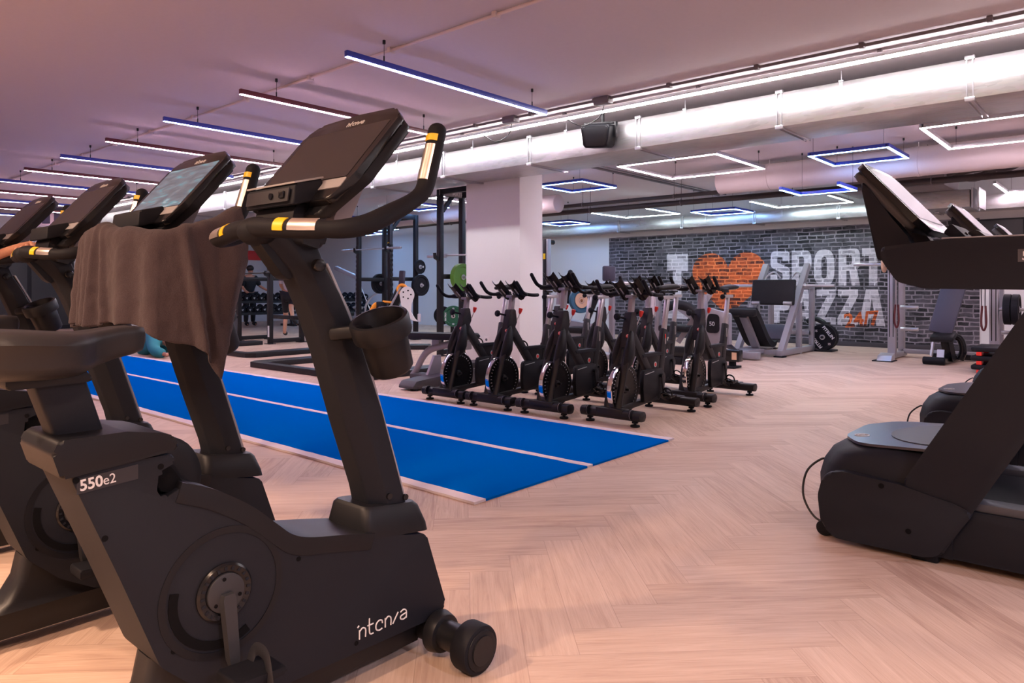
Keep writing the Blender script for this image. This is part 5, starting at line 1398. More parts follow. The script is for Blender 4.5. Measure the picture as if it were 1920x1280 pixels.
# silver cable machine seen between the rack uprights
cm = thing('cable_machine', 'silver cable machine standing behind the toothed rack', 'cable machine', (-14.6, 10.9, 0))
g = G(); g.bb(-0.05, 0.05, -0.05, 0.05, 0, 1.5, 0.01); g.bb(-0.7, 0.25, -0.06, 0.06, 0, 0.07, 0.01); g.beam((0.05, 0, 1.34), (-1.0, 0.05, 1.62), 0.11, 0.1, bev=0.015); g.obj('frame', 'silver_paint', cm)
g = G(); g.tube(smooth_path([(0.45, -0.1, 0.02), (0.42, -0.1, 0.6), (0.6, -0.1, 0.85), (0.9, -0.1, 1.0)], 6), 0.025, 10); g.tube([(0.1, 0, 1.15), (0.72, -0.1, 0.4)], 0.012, 8); g.obj('lever', 'steel', cm)
g = G(); g.cyl((0.02, -0.14, 0.62), (0.35, -0.14, 0.62), 0.035, n=16, bev=0.005); g.obj('foot_roll', 'panel_grey', cm)
g = G(); g.bb(-0.75, -0.35, -0.15, 0.15, 0.4, 0.5, 0.02); g.obj('seat_pad', 'pad', cm)

# ------------------------------------------------------------------ dumbbell racks by the far left wall
def db_rack(label, y0, y1):
    d = thing('dumbbell_rack', label, 'dumbbell rack', (-18.7, (y0 + y1) / 2, 0))
    O = d.location
    for z, x in ((0.42, -18.55), (0.74, -18.72)):
        g = G(O); g.box((x, (y0 + y1) / 2, z), (0.26, y1 - y0, 0.035), Matrix.Rotation(R(14), 3, 'Y')); g.box((x + 0.13, (y0 + y1) / 2, z - 0.025), (0.02, y1 - y0, 0.07)); g.obj('shelf', 'black_paint', d)
    for y in (y0 + 0.05, y1 - 0.05):
        g = G(O); g.beam((-18.5, y, 0.0), (-18.85, y, 0.85), 0.06, 0.08); g.beam((-18.35, y, 0.03), (-19.1, y, 0.03), 0.08, 0.06); g.obj('leg', 'black_paint', d)
    return d
db_rack('black two-tier dumbbell rack before the far left wall, left half', 8.9, 11.55)
db_rack('black two-tier dumbbell rack before the far left wall, right half', 11.75, 14.3)
def dumbbell():
    d = thing('dumbbell', 'x', 'dumbbell')
    g = G(); g.cyl((-0.07, 0, 0), (0.07, 0, 0), 0.016, n=10); g.obj('handle', 'steel', d)
    for s_ in (1, -1):
        h = G().cyl((s_ * 0.065, 0, 0), (s_ * 0.155, 0, 0), 0.085, n=18, bev=0.014).obj('weight_head', 'rubber', d)
        G().cyl((s_ * 0.155, 0, 0), (s_ * 0.158, 0, 0), 0.04, n=3).obj('end_badge', 'ink_grey', h)
    return d
db = dumbbell(); first = True
DBG = {0: 'dumbbells on the lower tier of the left rack', 1: 'dumbbells on the upper tier of the left rack', 2: 'dumbbells on the lower tier of the right rack', 3: 'dumbbells on the upper tier of the right rack'}
for ri, (y0, y1) in enumerate(((8.9, 11.55), (11.75, 14.3))):
    for ti, (z, x) in enumerate(((0.42, -18.55), (0.74, -18.72))):
        for k in range(12):
            y = y0 + 0.12 + k * (y1 - y0 - 0.24) / 11
            loc = (x, y, z + 0.120)
            lab = 'black round-headed dumbbell lying on the %s tier of the %s dumbbell rack' % (('lower', 'upper')[ti], ('left', 'right')[ri])
            if first: o = db; o.location = loc; first = False
            else: o = dup(db, loc)
            o.rotation_euler = (0, R(14), 0)
            o['label'] = lab; o['group'] = DBG[ri * 2 + ti]

# ------------------------------------------------------------------ machines between the spinning bikes and the mural
pm = thing('chest_press_machine', 'plate-loaded press with a reclined black back pad and silver base, behind the spinning bikes', 'exercise machine', (-6.7, 9.4, 0))
g = G(); g.beam((-0.05, 0.05, 0.42), (0.12, 0.30, 1.12), 0.30, 0.09, up=(0.75, 0.66, 0), bev=0.035); g.obj('back_pad', 'pad', pm)
g = G(); g.box((0.42, 0.1, 1.33), (0.20, 0.08, 0.24), Matrix.Rotation(R(41), 3, 'Z'), 0.025); g.obj('head_pad', 'navy_pad', pm)
g = G(); g.beam((0.44, 0.16, 0.0), (0.44, 0.16, 1.3), 0.07, 0.07); g.bb(-0.5, 0.6, -0.1, 0.25, 0, 0.08, 0.01); g.prism(fillet([(-0.35, 0.2), (0.2, 0.2), (0.2, 0.55), (-0.2, 0.6), (-0.35, 0.5)], 0.03), 'y', -0.22, -0.02, 0.02); g.obj('frame', 'silver_paint', pm)
g = G(); g.tube(smooth_path([(0.25, -0.2, 1.12), (0.5, -0.15, 1.16), (0.85, 0.1, 1.17), (1.0, 0.2, 1.1), (0.98, 0.25, 0.95)], 6), 0.028, 12); g.obj('press_arm', 'steel', pm)
g = G(); g.tube([(-0.28, -0.05, 0.85), (-0.24, -0.02, 1.36)], 0.04, 12); g.ell((-0.24, -0.02, 1.36), (0.04, 0.04, 0.04)); g.obj('hand_grip', 'shell', pm)
g = G(); g.bb(-0.05, 0.35, -0.45, -0.1, 0.40, 0.50, 0.03); g.obj('seat_pad', 'pad', pm)
g = G(); g.cyl((-0.33, 0.12, 0.92), (0.02, 0.12, 0.92), 0.022, n=12); g.obj('plate_peg', 'steel', pm)
plate('blue plate with a tan centre on the press behind the spinning bikes', (-6.72, 9.35, 0.90), (0.9, -0.35, 0.1), 0.2, 0.07, 'blue_plate', ring='tan')
g = G(); g.lathe([(0.05, 0.0365), (0.12, 0.0365), (0.12, -0.0365), (0.05, -0.0365)], (0, 0, 0), (0.9, -0.35, 0.1), 30, closed=True)
tr_ = g.obj('tan_ring', 'tan', bpy.data.objects['weight_plate.006'] if 'weight_plate.006' in bpy.data.objects else pm)
lm = thing('pulldown_machine', 'grey pulldown machine with a round weight window, behind the rear row of spinning bikes', 'exercise machine', (-5.55, 10.3, 0))
g = G(); g.bb(-0.35, -0.27, -0.05, 0.05, 0, 1.1, 0.01); g.bb(0.45, 0.53, -0.05, 0.05, 0, 1.0, 0.01); g.bb(-0.4, 0.9, -0.2, -0.08, 0.0, 0.08, 0.01); g.bb(-0.4, 0.9, 0.2, 0.3, 0.0, 0.08, 0.01)
g.beam((-0.3, 0, 1.0), (0.25, 0.3, 0.55), 0.07, 0.07); g.beam((0.1, -0.1, 0.25), (0.55, 0.1, 1.02), 0.07, 0.08); g.beam((-0.31, 0, 1.06), (-0.31, -0.4, 1.115), 0.05, 0.04); g.beam((-0.42, -0.355, 1.105), (-0.14, -0.355, 1.095), 0.03, 0.03); g.obj('frame', 'silver_paint', lm)
g = G(); g.prism(fillet([(0.55, 0.25), (0.95, 0.25), (0.95, 0.72), (0.6, 0.80)], 0.03), 'y', -0.12, -0.02, 0.01); g.obj('side_guard', 'silver_paint', lm)
g = G(); g.prism(fillet([(0.58, 0.42), (0.80, 0.42), (0.80, 0.70), (0.62, 0.72)], 0.07), 'y', -0.135, -0.121); wn_ = g.obj('weight_window', 'black_gloss', lm)
text('lettering', '50', 0.09, (0.64, -0.1365, 0.53), (1, 0, 0), (0, 0, 1), 'ink_grey', wn_, 0.0005, 0.002)
g = G(); g.tube(smooth_path([(-0.1, -0.1, 0.8), (0.1, -0.1, 0.84), (0.35, -0.1, 0.76), (0.5, -0.05, 0.5), (0.6, 0, 0.4)], 6), 0.075, 12, flat=(1, 1)); g.obj('roller_pad', 'pad', lm)
g = G(); g.bb(-0.15, 0.35, -0.3, 0.2, 0.42, 0.52, 0.03); g.obj('seat_pad', 'pad', lm)
wt = tag(G((-5.80, 9.95, 0.9)).grid(lambda u, v: Vector((-5.80 + (u - 0.5) * 0.17 * (0.55 + 0.6 * math.sin(min(1, v * 1.4) * PI * 0.6)), 9.95 + 0.025 * math.sin(u * 16) * v, 1.13 - 0.42 * v - 0.05 * u * v)), 16, 14).obj('towel', 'towel_white', None, 180), 'white towel hanging over grey machine behind the spinning bikes', 'towel')
wt.location = (-5.80, 9.95, 0.9); wt.modifiers.new('thickness', 'SOLIDIFY').thickness = 0.012
hk = thing('rowing_machine', 'low black beam machine with a rubber foot, right behind the rear spinning bikes', 'exercise machine', (-4.3, 9.45, 0))
g = G(); g.bb(-0.9, 0.20, -0.07, 0.07, 0.09, 0.25, 0.01); g.obj('beam', 'black_gloss', hk)
g = G(); g.bb(0.0, 0.16, -0.12, 0.12, 0.0, 0.03, 0.006); g.bb(0.04, 0.12, -0.03, 0.03, 0.03, 0.1); g.obj('rubber_foot', 'rubber', hk)
g = G(); g.bb(-0.8, -0.64, -0.12, 0.12, 0.0, 0.1, 0.006); g.obj('rear_foot', 'rubber', hk)
g = G(); g.bb(0.1, 0.17, -0.0725, -0.0705, 0.12, 0.22); g.obj('sticker', 'tan', hk)
# leg press
lp = thing('leg_press', 'silver leg press with a black foot plate in front of the brick mural', 'exercise machine', (-4.65, 11.8, 0))
O = lp.location.copy()
for x in (-4.30, -5.02):
    g = G(O); g.beam((x, 11.42, 0.05), (x, 12.66, 1.50), 0.09, 0.10, up=(0, 0, 1)); rl = g.obj('slide_rail', 'silver_paint', lp)
    g = G(O); g.cyl((x + 0.02, 11.75, 0.35), (x + 0.02, 12.42, 1.13), 0.02, n=12); g.obj('guide_rod', 'chrome', rl)
    g = G(O); g.bb(x - 0.04, x + 0.04, 12.83, 12.92, 0, 1.15, 0.008); g.beam((x, 12.87, 1.12), (x, 12.35, 1.13), 0.07, 0.07); g.bb(x - 0.04, x + 0.04, 12.2, 12.29, 0, 0.85, 0.008)
    g.obj('rear_post', 'silver_paint', lp)
    g = G(O); g.bb(x - 0.05, x + 0.05, 11.35, 12.97, 0.02, 0.11, 0.01); g.obj('base_rail', 'silver_paint', lp)
    for y in (11.4, 12.95):
        g = G(O); g.bb(x - 0.08, x + 0.08, y - 0.07, y + 0.07, 0, 0.02, 0.004); g.obj('rubber_foot', 'rubber', lp)
    g = G(O); s_ = 1 if x > -4.6 else -1
    g.cyl((x, 12.32, 1.14), (x + s_ * 0.55, 12.32, 1.14), 0.025, n=14); g.cyl((x + s_ * 0.06, 12.32, 1.14), (x + s_ * 0.09, 12.32, 1.14), 0.045, n=14); g.obj('plate_peg', 'steel', lp)
    g = G(O); g.cyl((x - s_ * 0.02, 11.98, 0.85), (x - s_ * 0.16, 11.98, 0.85), 0.03, n=12); g.obj('stop_handle', 'steel', lp)
g = G(O); g.bb(-5.02, -4.3, 12.83, 12.92, 0.28, 0.36, 0.008); g.obj('cross_beam', 'silver_paint', lp)
g = G(O); g.bb(-4.75, -4.55, 10.75, 11.5, 0.05, 0.13, 0.01); g.bb(-4.95, -4.35, 10.62, 10.76, 0.02, 0.12, 0.01); g.beam((-4.65, 11.35, 0.1), (-4.65, 10.82, 0.66), 0.12, 0.06)
g.bb(-5.02, -4.3, 11.38, 11.46, 0.03, 0.11, 0.008); g.obj('seat_frame', 'silver_paint', lp)
g = G(O); g.box((-4.66, 12.05, 1.03), (0.74, 0.06, 0.44), Matrix.Rotation(R(-12), 3, 'X'), 0.028, 3); g.obj('foot_plate', 'pad', lp)
g = G(O)
bp_ = smooth_path([(-4.65, 10.80, 0.74), (-4.65, 10.95, 0.62), (-4.65, 11.15, 0.42), (-4.65, 11.32, 0.26), (-4.65, 11.5, 0.17), (-4.65, 11.66, 0.19)], 5)
g.rings([[Vector((p.x + w_ * 0.2, p.y + (0.05 if k_ else -0.02), p.z + (0.06 if k_ else -0.02))) for w_, k_ in ((-1, 0), (1, 0), (1, 1), (-1, 1))] for p in bp_]); g.obj('back_pad', 'pad', lp)
g = G(O); g.bb(-4.86, -4.44, 10.72, 10.86, 0.66, 0.78, 0.03); g.obj('head_pad', 'pad', lp)
g = G(O); g.box((-4.65, 11.95, 0.36), (0.5, 0.3, 0.05), Matrix.Rotation(R(50), 3, 'X'), 0.01); g.obj('calf_board', 'navy_pad', lp)
g = G(O); g.box((-4.92, 10.75, 0.22), (0.34, 0.5, 0.03), Matrix.Rotation(R(-24), 3, 'X') @ Matrix.Rotation(R(20), 3, 'Y'), 0.008); g.obj('step_board', 'navy_pad', lp)
for s_ in (1, -1):
    g = G(O); g.tube(smooth_path([(-4.65 + s_ * 0.10, 12.62, 1.28), (-4.65 + s_ * 0.2, 12.58, 1.38), (-4.65 + s_ * 0.3, 12.5, 1.3), (-4.65 + s_ * 0.3, 12.4, 1.2)], 5), 0.014, 8); g.obj('sled_handle', 'steel', lp)
# plate tree with lettered plates
pt = thing('plate_tree', 'low black arched plate stand right of the leg press', 'plate stand', (-4.13, 13.2, 0))
g = G(); g.bb(-0.16, 0.16, -0.32, 0.02, 0.0, 0.03, 0.006); g.bb(-0.04, 0.04, -0.18, -0.10, 0.03, 0.10); g.bb(-0.03, 0.03, -0.05, 0.05, 0.0, 0.5, 0.006)
g.cyl((0, -0.34, 0.25), (0, 0.1, 0.25), 0.022, n=12); g.tube(smooth_path([(-0.38, 0.06, 0.50), (-0.25, 0.05, 0.55), (-0.08, 0.03, 0.48), (0.02, 0.0, 0.32), (0.04, 0, 0.1)], 6), 0.045, 10); g.obj('frame', 'black_paint', pt)
LPs = [('black plate with white lettering, front of the two on the plate stand', -0.27), ('plain black plate just behind the lettered plate', -0.17)]
for i_, (lb_, dy) in enumerate(LPs):
    pl = plate(lb_, (-4.13, 13.2 + dy, 0.25), (0, 1, 0), 0.225, 0.075, 'rubber')
    if i_ == 0:
        for q, s_ in ((-35, 1), (145, -1)):
            rt = Vector((math.cos(R(-50)), 0, math.sin(R(-50)))) * s_
            upv = Vector((-rt.z, 0, rt.x))
            upv = Vector((-math.sin(R(-50)), 0, math.cos(R(-50)))) * s_
            text('lettering', 'FITRUN', 0.075, upv * 0.105 + Vector((0, -0.039, 0)), rt, upv, 'ink', pl, 0.0006, 0.002, 1.05, 'CENTER')
        for q in (135, -45):
            text('lettering', '15', 0.05, Vector((0.155 * math.cos(R(q)) - 0.02, -0.039, 0.155 * math.sin(R(q)) - 0.02)), (1, 0, 0), (0, 0, 1), 'ink', pl, 0.0006, 0.001)
# rack with uprights in front of the mural, seen under the treadmill handrail
sm = thing('smith_rack', 'silver half rack standing before the brick mural, seen under the treadmill handrail', 'power rack', (-2.2, 12.3, 0))
O = sm.location.copy()
for x in (-2.87, -1.55):
    g = G(O); g.bb(x - 0.055, x + 0.055, 12.16, 12.26, 0.05, 1.55, 0.008); up_ = g.obj('upright', 'silver_paint', sm)
    g = G(O); g.bb(x - 0.03, x - 0.02, 12.157, 12.16, 0.35, 1.5); g.bb(x + 0.02, x + 0.03, 12.157, 12.16, 0.35, 1.5); g.obj('upright_groove', 'groove', up_)
    g = G(O); g.bb(x - 0.045, x + 0.045, 12.75, 12.84, 0.05, 1.55, 0.008); g.bb(x - 0.03, x + 0.03, 12.26, 12.75, 1.45, 1.52, 0.006); g.obj('rear_post', 'silver_paint', sm)
    g = G(O); g.bb(x - 0.05, x + 0.05, 11.85, 12.95, 0.02, 0.10, 0.01); br_ = g.obj('base_rail', 'silver_paint', sm)
    g = G(O); g.prism([(11.72, 0.015), (11.95, 0.015), (11.95, 0.12), (11.78, 0.09)], 'x', x - 0.10, x + 0.10, 0.008); g.obj('foot_cap', 'steel', br_)
    g = G(O); g.bb(x - 0.16, x + 0.12, 11.70, 12.0, 0.0, 0.016, 0.003); g.obj('rubber_foot', 'rubber', br_)
    for z in (0.46, 0.80):
        g = G(O); g.cyl((x + 0.05, 12.5, z), (x + 0.30, 12.5, z), 0.03, n=14, bev=0.004); g.obj('plate_peg', 'steel', sm)
g = G(O); g.bb(-2.87, -1.55, 12.75, 12.83, 0.06, 0.13, 0.006); g.obj('cross_beam', 'silver_paint', sm)
for x, lb in ((-2.78, 'dark red and grey stretch band hanging on the left upright of the silver rack'), (-1.66, 'dark red and grey stretch band hanging on the right upright of the silver rack')):
    bd = thing('stretch_band', lb, 'exercise band', (x, 12.12, 1.3))
    g = G()
    for dx in (-0.025, 0.012): g.tube(smooth_path([(dx, -0.01, 0.12), (dx * 1.3, -0.02, -0.2), (dx * 1.1, -0.015, -0.55), (dx * 1.6, -0.02, -0.75)], 6), 0.013, 8, flat=(1.4, 0.5))
    g.obj('strap', 'grey_plastic', bd)
    M.setdefault('dark_red', mat('dark red band', (0.10, 0.012, 0.015), 0.6))
    g = G(); g.tube(smooth_path([(-0.02, -0.03, -0.45), (-0.03, -0.035, -0.7), (0.0, -0.035, -0.80), (0.03, -0.035, -0.7), (0.02, -0.03, -0.45)], 6), 0.014, 8); g.obj('red_loop', 'dark_red', bd)
bb_ = barbell('silver barbell resting high on the silver rack by the mural', (-2.35, 12.11, 1.47), 2.1, 'steel')
plate('thin amber plate on the left end of the silver barbell', (-2.96, 12.11, 1.47), (1, 0, 0), 0.13, 0.03, 'tan')
for k, dx in enumerate((0.14, 0.235)):
    plate(('inner black plate stacked on the right upright of the silver rack', 'outer black plate stacked on the right upright of the silver rack')[k], (-1.55 + dx + 0.02, 12.21, 0.80), (1, 0, 0), 0.215, 0.085, 'rubber')
g = G(O); g.cyl((-1.50, 12.21, 0.80), (-1.16, 12.21, 0.80), 0.024, n=14); g.obj('plate_peg', 'steel', sm)
# adjustable bench with navy pad
ib = thing('incline_bench', 'upright navy padded bench inside the silver rack', 'weight bench', (-2.12, 11.95, 0))
g = G(); g.beam((-0.06, 0.0, 0.44), (0.10, 0.25, 1.22), 0.31, 0.07, up=(0.1, -1, 0.2), bev=0.025); g.obj('back_pad', 'navy_pad', ib)
g = G(); g.box((0.0, -0.08, 0.40), (0.30, 0.32, 0.08), Matrix.Rotation(R(12), 3, 'X'), 0.03); g.obj('seat_pad', 'pad', ib)
g = G(); g.beam((0.02, 0.0, 0.36), (0.06, 0.1, 0.05), 0.12, 0.10); g.beam((0.0, -0.22, 0.06), (0.05, 0.7, 0.06), 0.10, 0.08); g.tube(smooth_path([(0.06, 0.15, 0.42), (0.16, 0.2, 0.36), (0.2, 0.2, 0.2), (0.16, 0.2, 0.06)], 5), 0.05, 10); g.bb(-0.28, 0.3, 0.62, 0.72, 0.02, 0.1, 0.01); g.obj('frame', 'black_gloss', ib)
g = G(); g.cyl((-0.23, -0.24, 0.06), (0.05, -0.24, 0.06), 0.055, n=18, bev=0.012); g.obj('foot_roller', 'rubber', ib)
g = G(); g.beam((-0.12, -0.12, 0.32), (-0.14, -0.16, 0.12), 0.03, 0.03); g.box((-0.02, -0.17, 0.16), (0.09, 0.02, 0.12), Matrix.Rotation(R(-20), 3, 'X')); g.obj('steel_link', 'steel', ib)
# stacked aerobic steps
for k in range(3):
    st = thing('aerobic_step', ('bottom black and red aerobic step of the short stack by the treadmills', 'middle black and red aerobic step of the short stack by the treadmills', 'top black and red aerobic step of the short stack by the treadmills')[k], 'aerobic step', (-1.32, 11.25, 0.115 * k), group='stacked aerobic steps')
    G().bb(-0.32, 0.32, -0.36, 0.36, 0.05, 0.112, 0.02).obj('platform', 'shell_dark', st)
    for y in (-0.28, 0.28):
        for x in (-0.26, 0.2): G().bb(x, x + 0.06, y - 0.07, y + 0.07, 0.0, 0.05, 0.004).obj('riser', 'red', st)
# framed dark picture on the far wall at the right
pc = thing('wall_screen', 'black framed screen on the far wall, seen past the treadmill consoles', 'screen', (-1.95, YF, 2.05))
G().bb(-0.55, 0.55, -0.05, -0.001, -0.18, 0.22, 0.006).obj('frame', 'black_paint', pc); G().bb(-0.51, 0.51, -0.052, -0.05, -0.15, 0.19).obj('display', 'screen', pc)
# chrome handle set past the second treadmill console
ch = thing('cable_tower', 'chrome pulley head of a cable tower seen just past the far treadmill console', 'cable machine', (-0.62, 9.2, 0))
g = G(); g.bb(-0.06, 0.06, -0.06, 0.06, 0, 1.85, 0.01); g.bb(-0.3, 0.3, -0.2, 0.2, 0, 0.06, 0.01); g.obj('column', 'silver_paint', ch)
g = G(); g.cyl((-0.14, -0.05, 1.80), (0.0, -0.05, 1.90), 0.05, n=18); g.cyl((0.06, -0.08, 1.9), (0.06, 0.05, 1.9), 0.07, n=20); g.tube(smooth_path([(-0.08, -0.1, 1.86), (0, -0.1, 1.99), (0.1, -0.1, 2.0), (0.16, -0.1, 1.9)], 5), 0.02, 10); g.obj('pulley_head', 'chrome', ch)
# ================================================================== PEOPLE
def skin_into(g, J, E_, root, sub=2):
    """skin a joint skeleton and pour the surface into collector g"""
    me = bpy.data.meshes.new('sk'); names = list(J)
    me.from_pydata([J[n][0] for n in names], [], [(names.index(a), names.index(b)) for a, b in E_])
    o = bpy.data.objects.new('sk', me); COL.objects.link(o)
    o.modifiers.new('s', 'SKIN').use_smooth_shade = True
    sb = o.modifiers.new('u', 'SUBSURF'); sb.levels = sub; sb.render_levels = sub
    for i, n in enumerate(names):
        r = J[n][1]
        me.skin_vertices[0].data[i].radius = r if isinstance(r, tuple) else (r, r)
        me.skin_vertices[0].data[i].use_root = n == root
    bpy.context.view_layer.update()
    ev = o.evaluated_get(bpy.context.evaluated_depsgraph_get())
    m2 = bpy.data.meshes.new_from_object(ev)
    g.bm.from_mesh(m2)
    bpy.data.objects.remove(o); bpy.data.meshes.remove(me); bpy.data.meshes.remove(m2)
    return g
EDG = [('pelvis', 'waist'), ('waist', 'chest'), ('chest', 'neck'), ('neck', 'jaw'), ('jaw', 'skull'), ('skull', 'crown'),
       ('chest', 'sh_l'), ('sh_l', 'el_l'), ('el_l', 'wr_l'), ('wr_l', 'ha_l'), ('chest', 'sh_r'), ('sh_r', 'el_r'), ('el_r', 'wr_r'), ('wr_r', 'ha_r'),
       ('pelvis', 'hip_l'), ('hip_l', 'kn_l'), ('kn_l', 'an_l'), ('an_l', 'to_l'), ('pelvis', 'hip_r'), ('hip_r', 'kn_r'), ('kn_r', 'an_r'), ('an_r', 'to_r')]
RAD = dict(pelvis=0.13, waist=0.12, chest=(0.15, 0.12), neck=0.055, jaw=0.07, skull=0.092, crown=0.06, sh_l=0.068, el_l=0.044, wr_l=0.031, ha_l=0.036, sh_r=0.068, el_r=0.044, wr_r=0.031, ha_r=0.036,
           hip_l=0.095, kn_l=0.06, an_l=0.04, to_l=0.035, hip_r=0.095, kn_r=0.06, an_r=0.04, to_r=0.035)
def person(label, loc, P, wear, grow=0.014, extra=None, hair=True, hairc='hair'):
    p = thing('person', label, 'person', loc)
    J = {k: (Vector(v), RAD[k]) for k, v in P.items()}
    g = skin_into(G(), J, EDG, 'pelvis')
    h = (Vector(P['skull']) - Vector(P['neck'])).normalized()
    if extra: extra(g)
    g.obj('body', 'skin', p, 180)
    for nm, m, ks, root in wear:
        es = [e for e in EDG if e[0] in ks and e[1] in ks]
        JJ = {k: (Vector(P[k]), tuple(x + grow for x in RAD[k]) if isinstance(RAD[k], tuple) else RAD[k] + grow) for k in ks}
        skin_into(G(), JJ, es, root).obj(nm, m, p, 180)
    if hair:
        g = G(); g.ell(Vector(P['skull']) + h * 0.03, (0.105, 0.105, 0.095)); g.obj('hair', hairc, p, 180)
    return p
TOP = ['pelvis', 'waist', 'chest', 'sh_l', 'el_l', 'sh_r', 'el_r']
LONG = TOP + ['wr_l', 'wr_r']
LEGS = ['pelvis', 'hip_l', 'kn_l', 'hip_r', 'kn_r']
FULL = LEGS + ['an_l', 'an_r']
SH = lambda s: ['an_' + s, 'to_' + s]
# standing man in black by the dumbbells (faces the racks, turned to the right)
person('person in a black shirt standing far back at the dumbbell rack', (-19.6, 10.75, 0),
       dict(pelvis=(0, 0, 0.93), waist=(0, 0, 1.08), chest=(0, 0, 1.34), neck=(0.02, 0, 1.50), jaw=(0.05, 0.02, 1.57), skull=(0.04, 0, 1.65), crown=(0.03, 0, 1.71),
            sh_l=(0, -0.19, 1.40), el_l=(0.05, -0.25, 1.13), wr_l=(0.22, -0.2, 0.98), ha_l=(0.28, -0.17, 0.96), sh_r=(0, 0.19, 1.40), el_r=(0.06, 0.30, 1.16), wr_r=(0.2, 0.42, 1.05), ha_r=(0.26, 0.47, 1.04),
            hip_l=(0, -0.10, 0.88), kn_l=(0.02, -0.11, 0.49), an_l=(0, -0.11, 0.09), to_l=(0.15, -0.13, 0.045), hip_r=(0, 0.10, 0.88), kn_r=(0.02, 0.11, 0.49), an_r=(0, 0.11, 0.09), to_r=(0.15, 0.13, 0.045)),
       [('shirt', 'shirt', TOP, 'pelvis'), ('trousers', 'shorts', FULL, 'pelvis'), ('shoe', 'shoe', SH('l'), 'an_l'), ('shoe', 'shoe', SH('r'), 'an_r')], grow=0.024)
# person lunging away, sole of the raised shoe towards the camera
fw = Vector((-0.658, 0.753, 0)); rt_ = Vector((0.753, 0.658, 0))
def B3(f, r, z): return fw * f + rt_ * r + Vector((0, 0, z))
person('person in dark shorts with one leg bent back, shoe sole showing beside the mast', (-14.62, 9.0, 0),
       dict(pelvis=B3(0, 0.0, 0.98), waist=B3(0.03, 0.0, 1.13), chest=B3(0.1, 0.0, 1.38), neck=B3(0.16, 0.0, 1.54), jaw=B3(0.2, 0.0, 1.60), skull=B3(0.2, 0.0, 1.68), crown=B3(0.2, 0, 1.74),
            sh_l=B3(0.1, -0.19, 1.44), el_l=B3(0.15, -0.25, 1.18), wr_l=B3(0.3, -0.2, 1.0), ha_l=B3(0.36, -0.18, 0.97), sh_r=B3(0.1, 0.19, 1.44), el_r=B3(0.15, 0.25, 1.18), wr_r=B3(0.3, 0.2, 1.0), ha_r=B3(0.36, 0.18, 0.97),
            hip_l=B3(0, -0.1, 0.93), kn_l=B3(0.12, -0.12, 0.51), an_l=B3(0.02, -0.12, 0.09), to_l=B3(0.17, -0.13, 0.045), hip_r=B3(0, 0.1, 0.93), kn_r=B3(-0.12, 0.07, 0.68), an_r=B3(-0.40, 0.20, 0.44), to_r=B3(-0.36, 0.28, 0.28)),
       [('shirt', 'towel_white', TOP, 'pelvis'), ('shorts', 'shorts', LEGS, 'pelvis'), ('shoe', 'shoe', SH('l'), 'an_l'), ('shoe', 'shoe', SH('r'), 'an_r')])
# person folded down on the floor in teal
person('person in teal clothes folded forward on the floor beyond the turf track', (-12.45, 5.1, 0),
       dict(pelvis=(-0.15, 0, 0.36), waist=(0.05, 0, 0.37), chest=(0.36, 0, 0.29), neck=(0.56, 0, 0.20), jaw=(0.63, 0.03, 0.15), skull=(0.70, 0.03, 0.15), crown=(0.76, 0.03, 0.15),
            sh_l=(0.44, 0.19, 0.26), el_l=(0.66, 0.26, 0.10), wr_l=(0.88, 0.2, 0.06), ha_l=(0.96, 0.18, 0.05), sh_r=(0.44, -0.19, 0.26), el_r=(0.68, -0.26, 0.10), wr_r=(0.90, -0.2, 0.06), ha_r=(0.98, -0.18, 0.05),
            hip_l=(-0.15, 0.1, 0.30), kn_l=(0.22, 0.14, 0.09), an_l=(-0.20, 0.13, 0.06), to_l=(-0.34, 0.13, 0.05), hip_r=(-0.15, -0.1, 0.30), kn_r=(0.22, -0.14, 0.09), an_r=(-0.20, -0.13, 0.06), to_r=(-0.34, -0.13, 0.05)),
       [('top', 'teal', LONG, 'pelvis'), ('leggings', 'teal', FULL, 'pelvis')], grow=0.05)
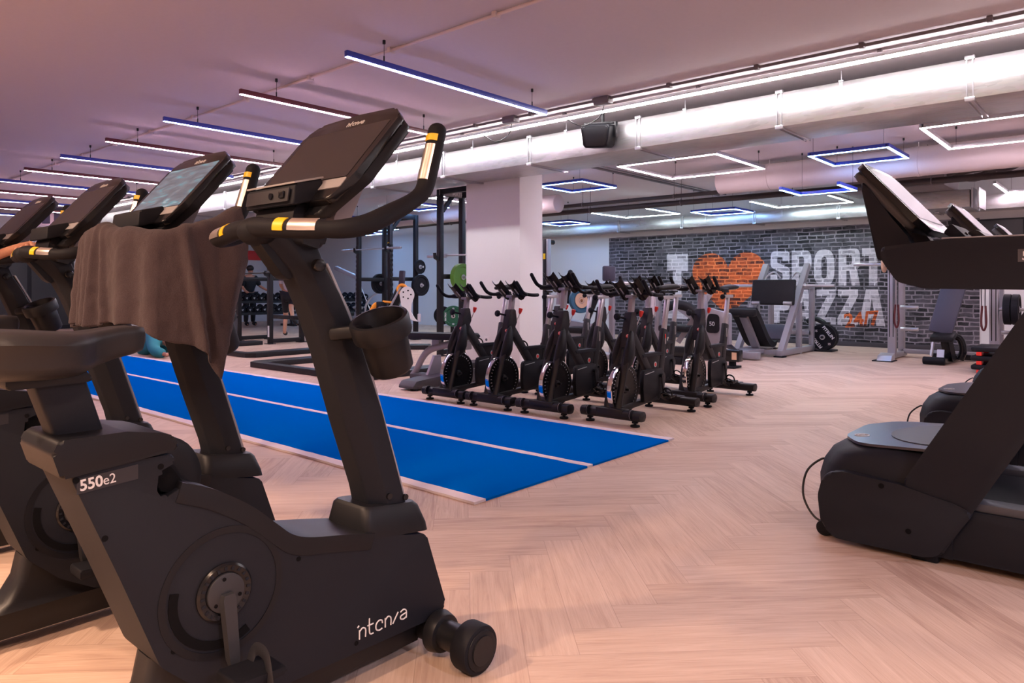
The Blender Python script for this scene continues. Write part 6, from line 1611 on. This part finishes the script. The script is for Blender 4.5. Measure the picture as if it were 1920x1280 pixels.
# rider on the farthest bike: only the hand reaches into the picture
hx = BX[3] + 0.313
def hand(g):
    ox, oy = 0.313, 0.0
    bar = lambda y: 1.252 + (y - 1.06) * 0.44
    rows = []
    for y, w_, h in ((0.955, 0.027, 0.024), (1.0, 0.030, 0.025), (1.03, 0.037, 0.026), (1.06, 0.043, 0.025), (1.09, 0.045, 0.023), (1.115, 0.042, 0.019), (1.133, 0.030, 0.011)):
        rows.append([(ox - 0.002 + w_ * math.cos(q), y, bar(max(y, 1.0)) + 0.040 + h * math.sin(q)) for q in (2 * PI * k / 16 for k in range(16))])
    g.rings(rows)
    for i, (dy, L_) in enumerate(((0.0, 0.9), (0.022, 1.0), (0.044, 1.05), (0.066, 0.95))):
        y = 1.058 + dy; z = bar(y)
        pts = smooth_path([(ox + 0.012, y, z + 0.046), (ox + 0.044, y + 0.004, z + 0.034), (ox + 0.053 * L_, y + 0.010, z + 0.002), (ox + 0.052, y + 0.010, z - 0.006), (ox + 0.046, y + 0.008, z - 0.014)], 5)
        g.tube(pts, [0.0125 - 0.0035 * k / (len(pts) - 1) for k in range(len(pts))], 10)
        g.ell(pts[-1], (0.0078, 0.0078, 0.0078), u=10, v=8)
        g.ell((ox + 0.038, y + 0.003, z + 0.041), (0.0125, 0.0115, 0.011), u=12, v=8)
    pts = smooth_path([(ox - 0.022, 1.03, bar(1.03) + 0.036), (ox - 0.036, 1.075, bar(1.07) + 0.034), (ox - 0.026, 1.125, bar(1.12) + 0.034), (ox - 0.008, 1.168, bar(1.165) + 0.032)], 5)
    g.tube(pts, [0.0135 - 0.005 * k / (len(pts) - 1) for k in range(len(pts))], 10); g.ell(pts[-1], (0.0085, 0.0085, 0.0085), u=10, v=8)
rid = person('person riding the farthest upright bike, only a bare hand on the grip in view', (BX[3], 0, 0),
       dict(pelvis=(0, 0.42, 1.08), waist=(0, 0.44, 1.22), chest=(0, 0.56, 1.48), neck=(0, 0.64, 1.63), jaw=(0, 0.70, 1.68), skull=(0, 0.70, 1.76), crown=(0, 0.69, 1.83),
            sh_l=(-0.19, 0.57, 1.52), el_l=(-0.31, 0.72, 1.30), wr_l=(-0.313, 0.955, 1.285), ha_l=(-0.313, 1.05, 1.285), sh_r=(0.19, 0.57, 1.52), el_r=(0.315, 0.72, 1.30), wr_r=(0.312, 0.945, 1.288), ha_r=(0.311, 0.98, 1.29),
            hip_l=(-0.10, 0.45, 1.05), kn_l=(-0.15, 0.86, 0.96), an_l=(-0.19, 0.80, 0.63), to_l=(-0.19, 0.92, 0.59), hip_r=(0.10, 0.45, 1.05), kn_r=(0.17, 0.84, 0.74), an_r=(0.19, 0.78, 0.32), to_r=(0.19, 0.92, 0.275)),
       [('jacket', 'shirt', LONG, 'pelvis'), ('trousers', 'shorts', FULL, 'pelvis'), ('shoe', 'shoe', SH('l'), 'an_l'), ('shoe', 'shoe', SH('r'), 'an_r')], grow=0.012, extra=hand)
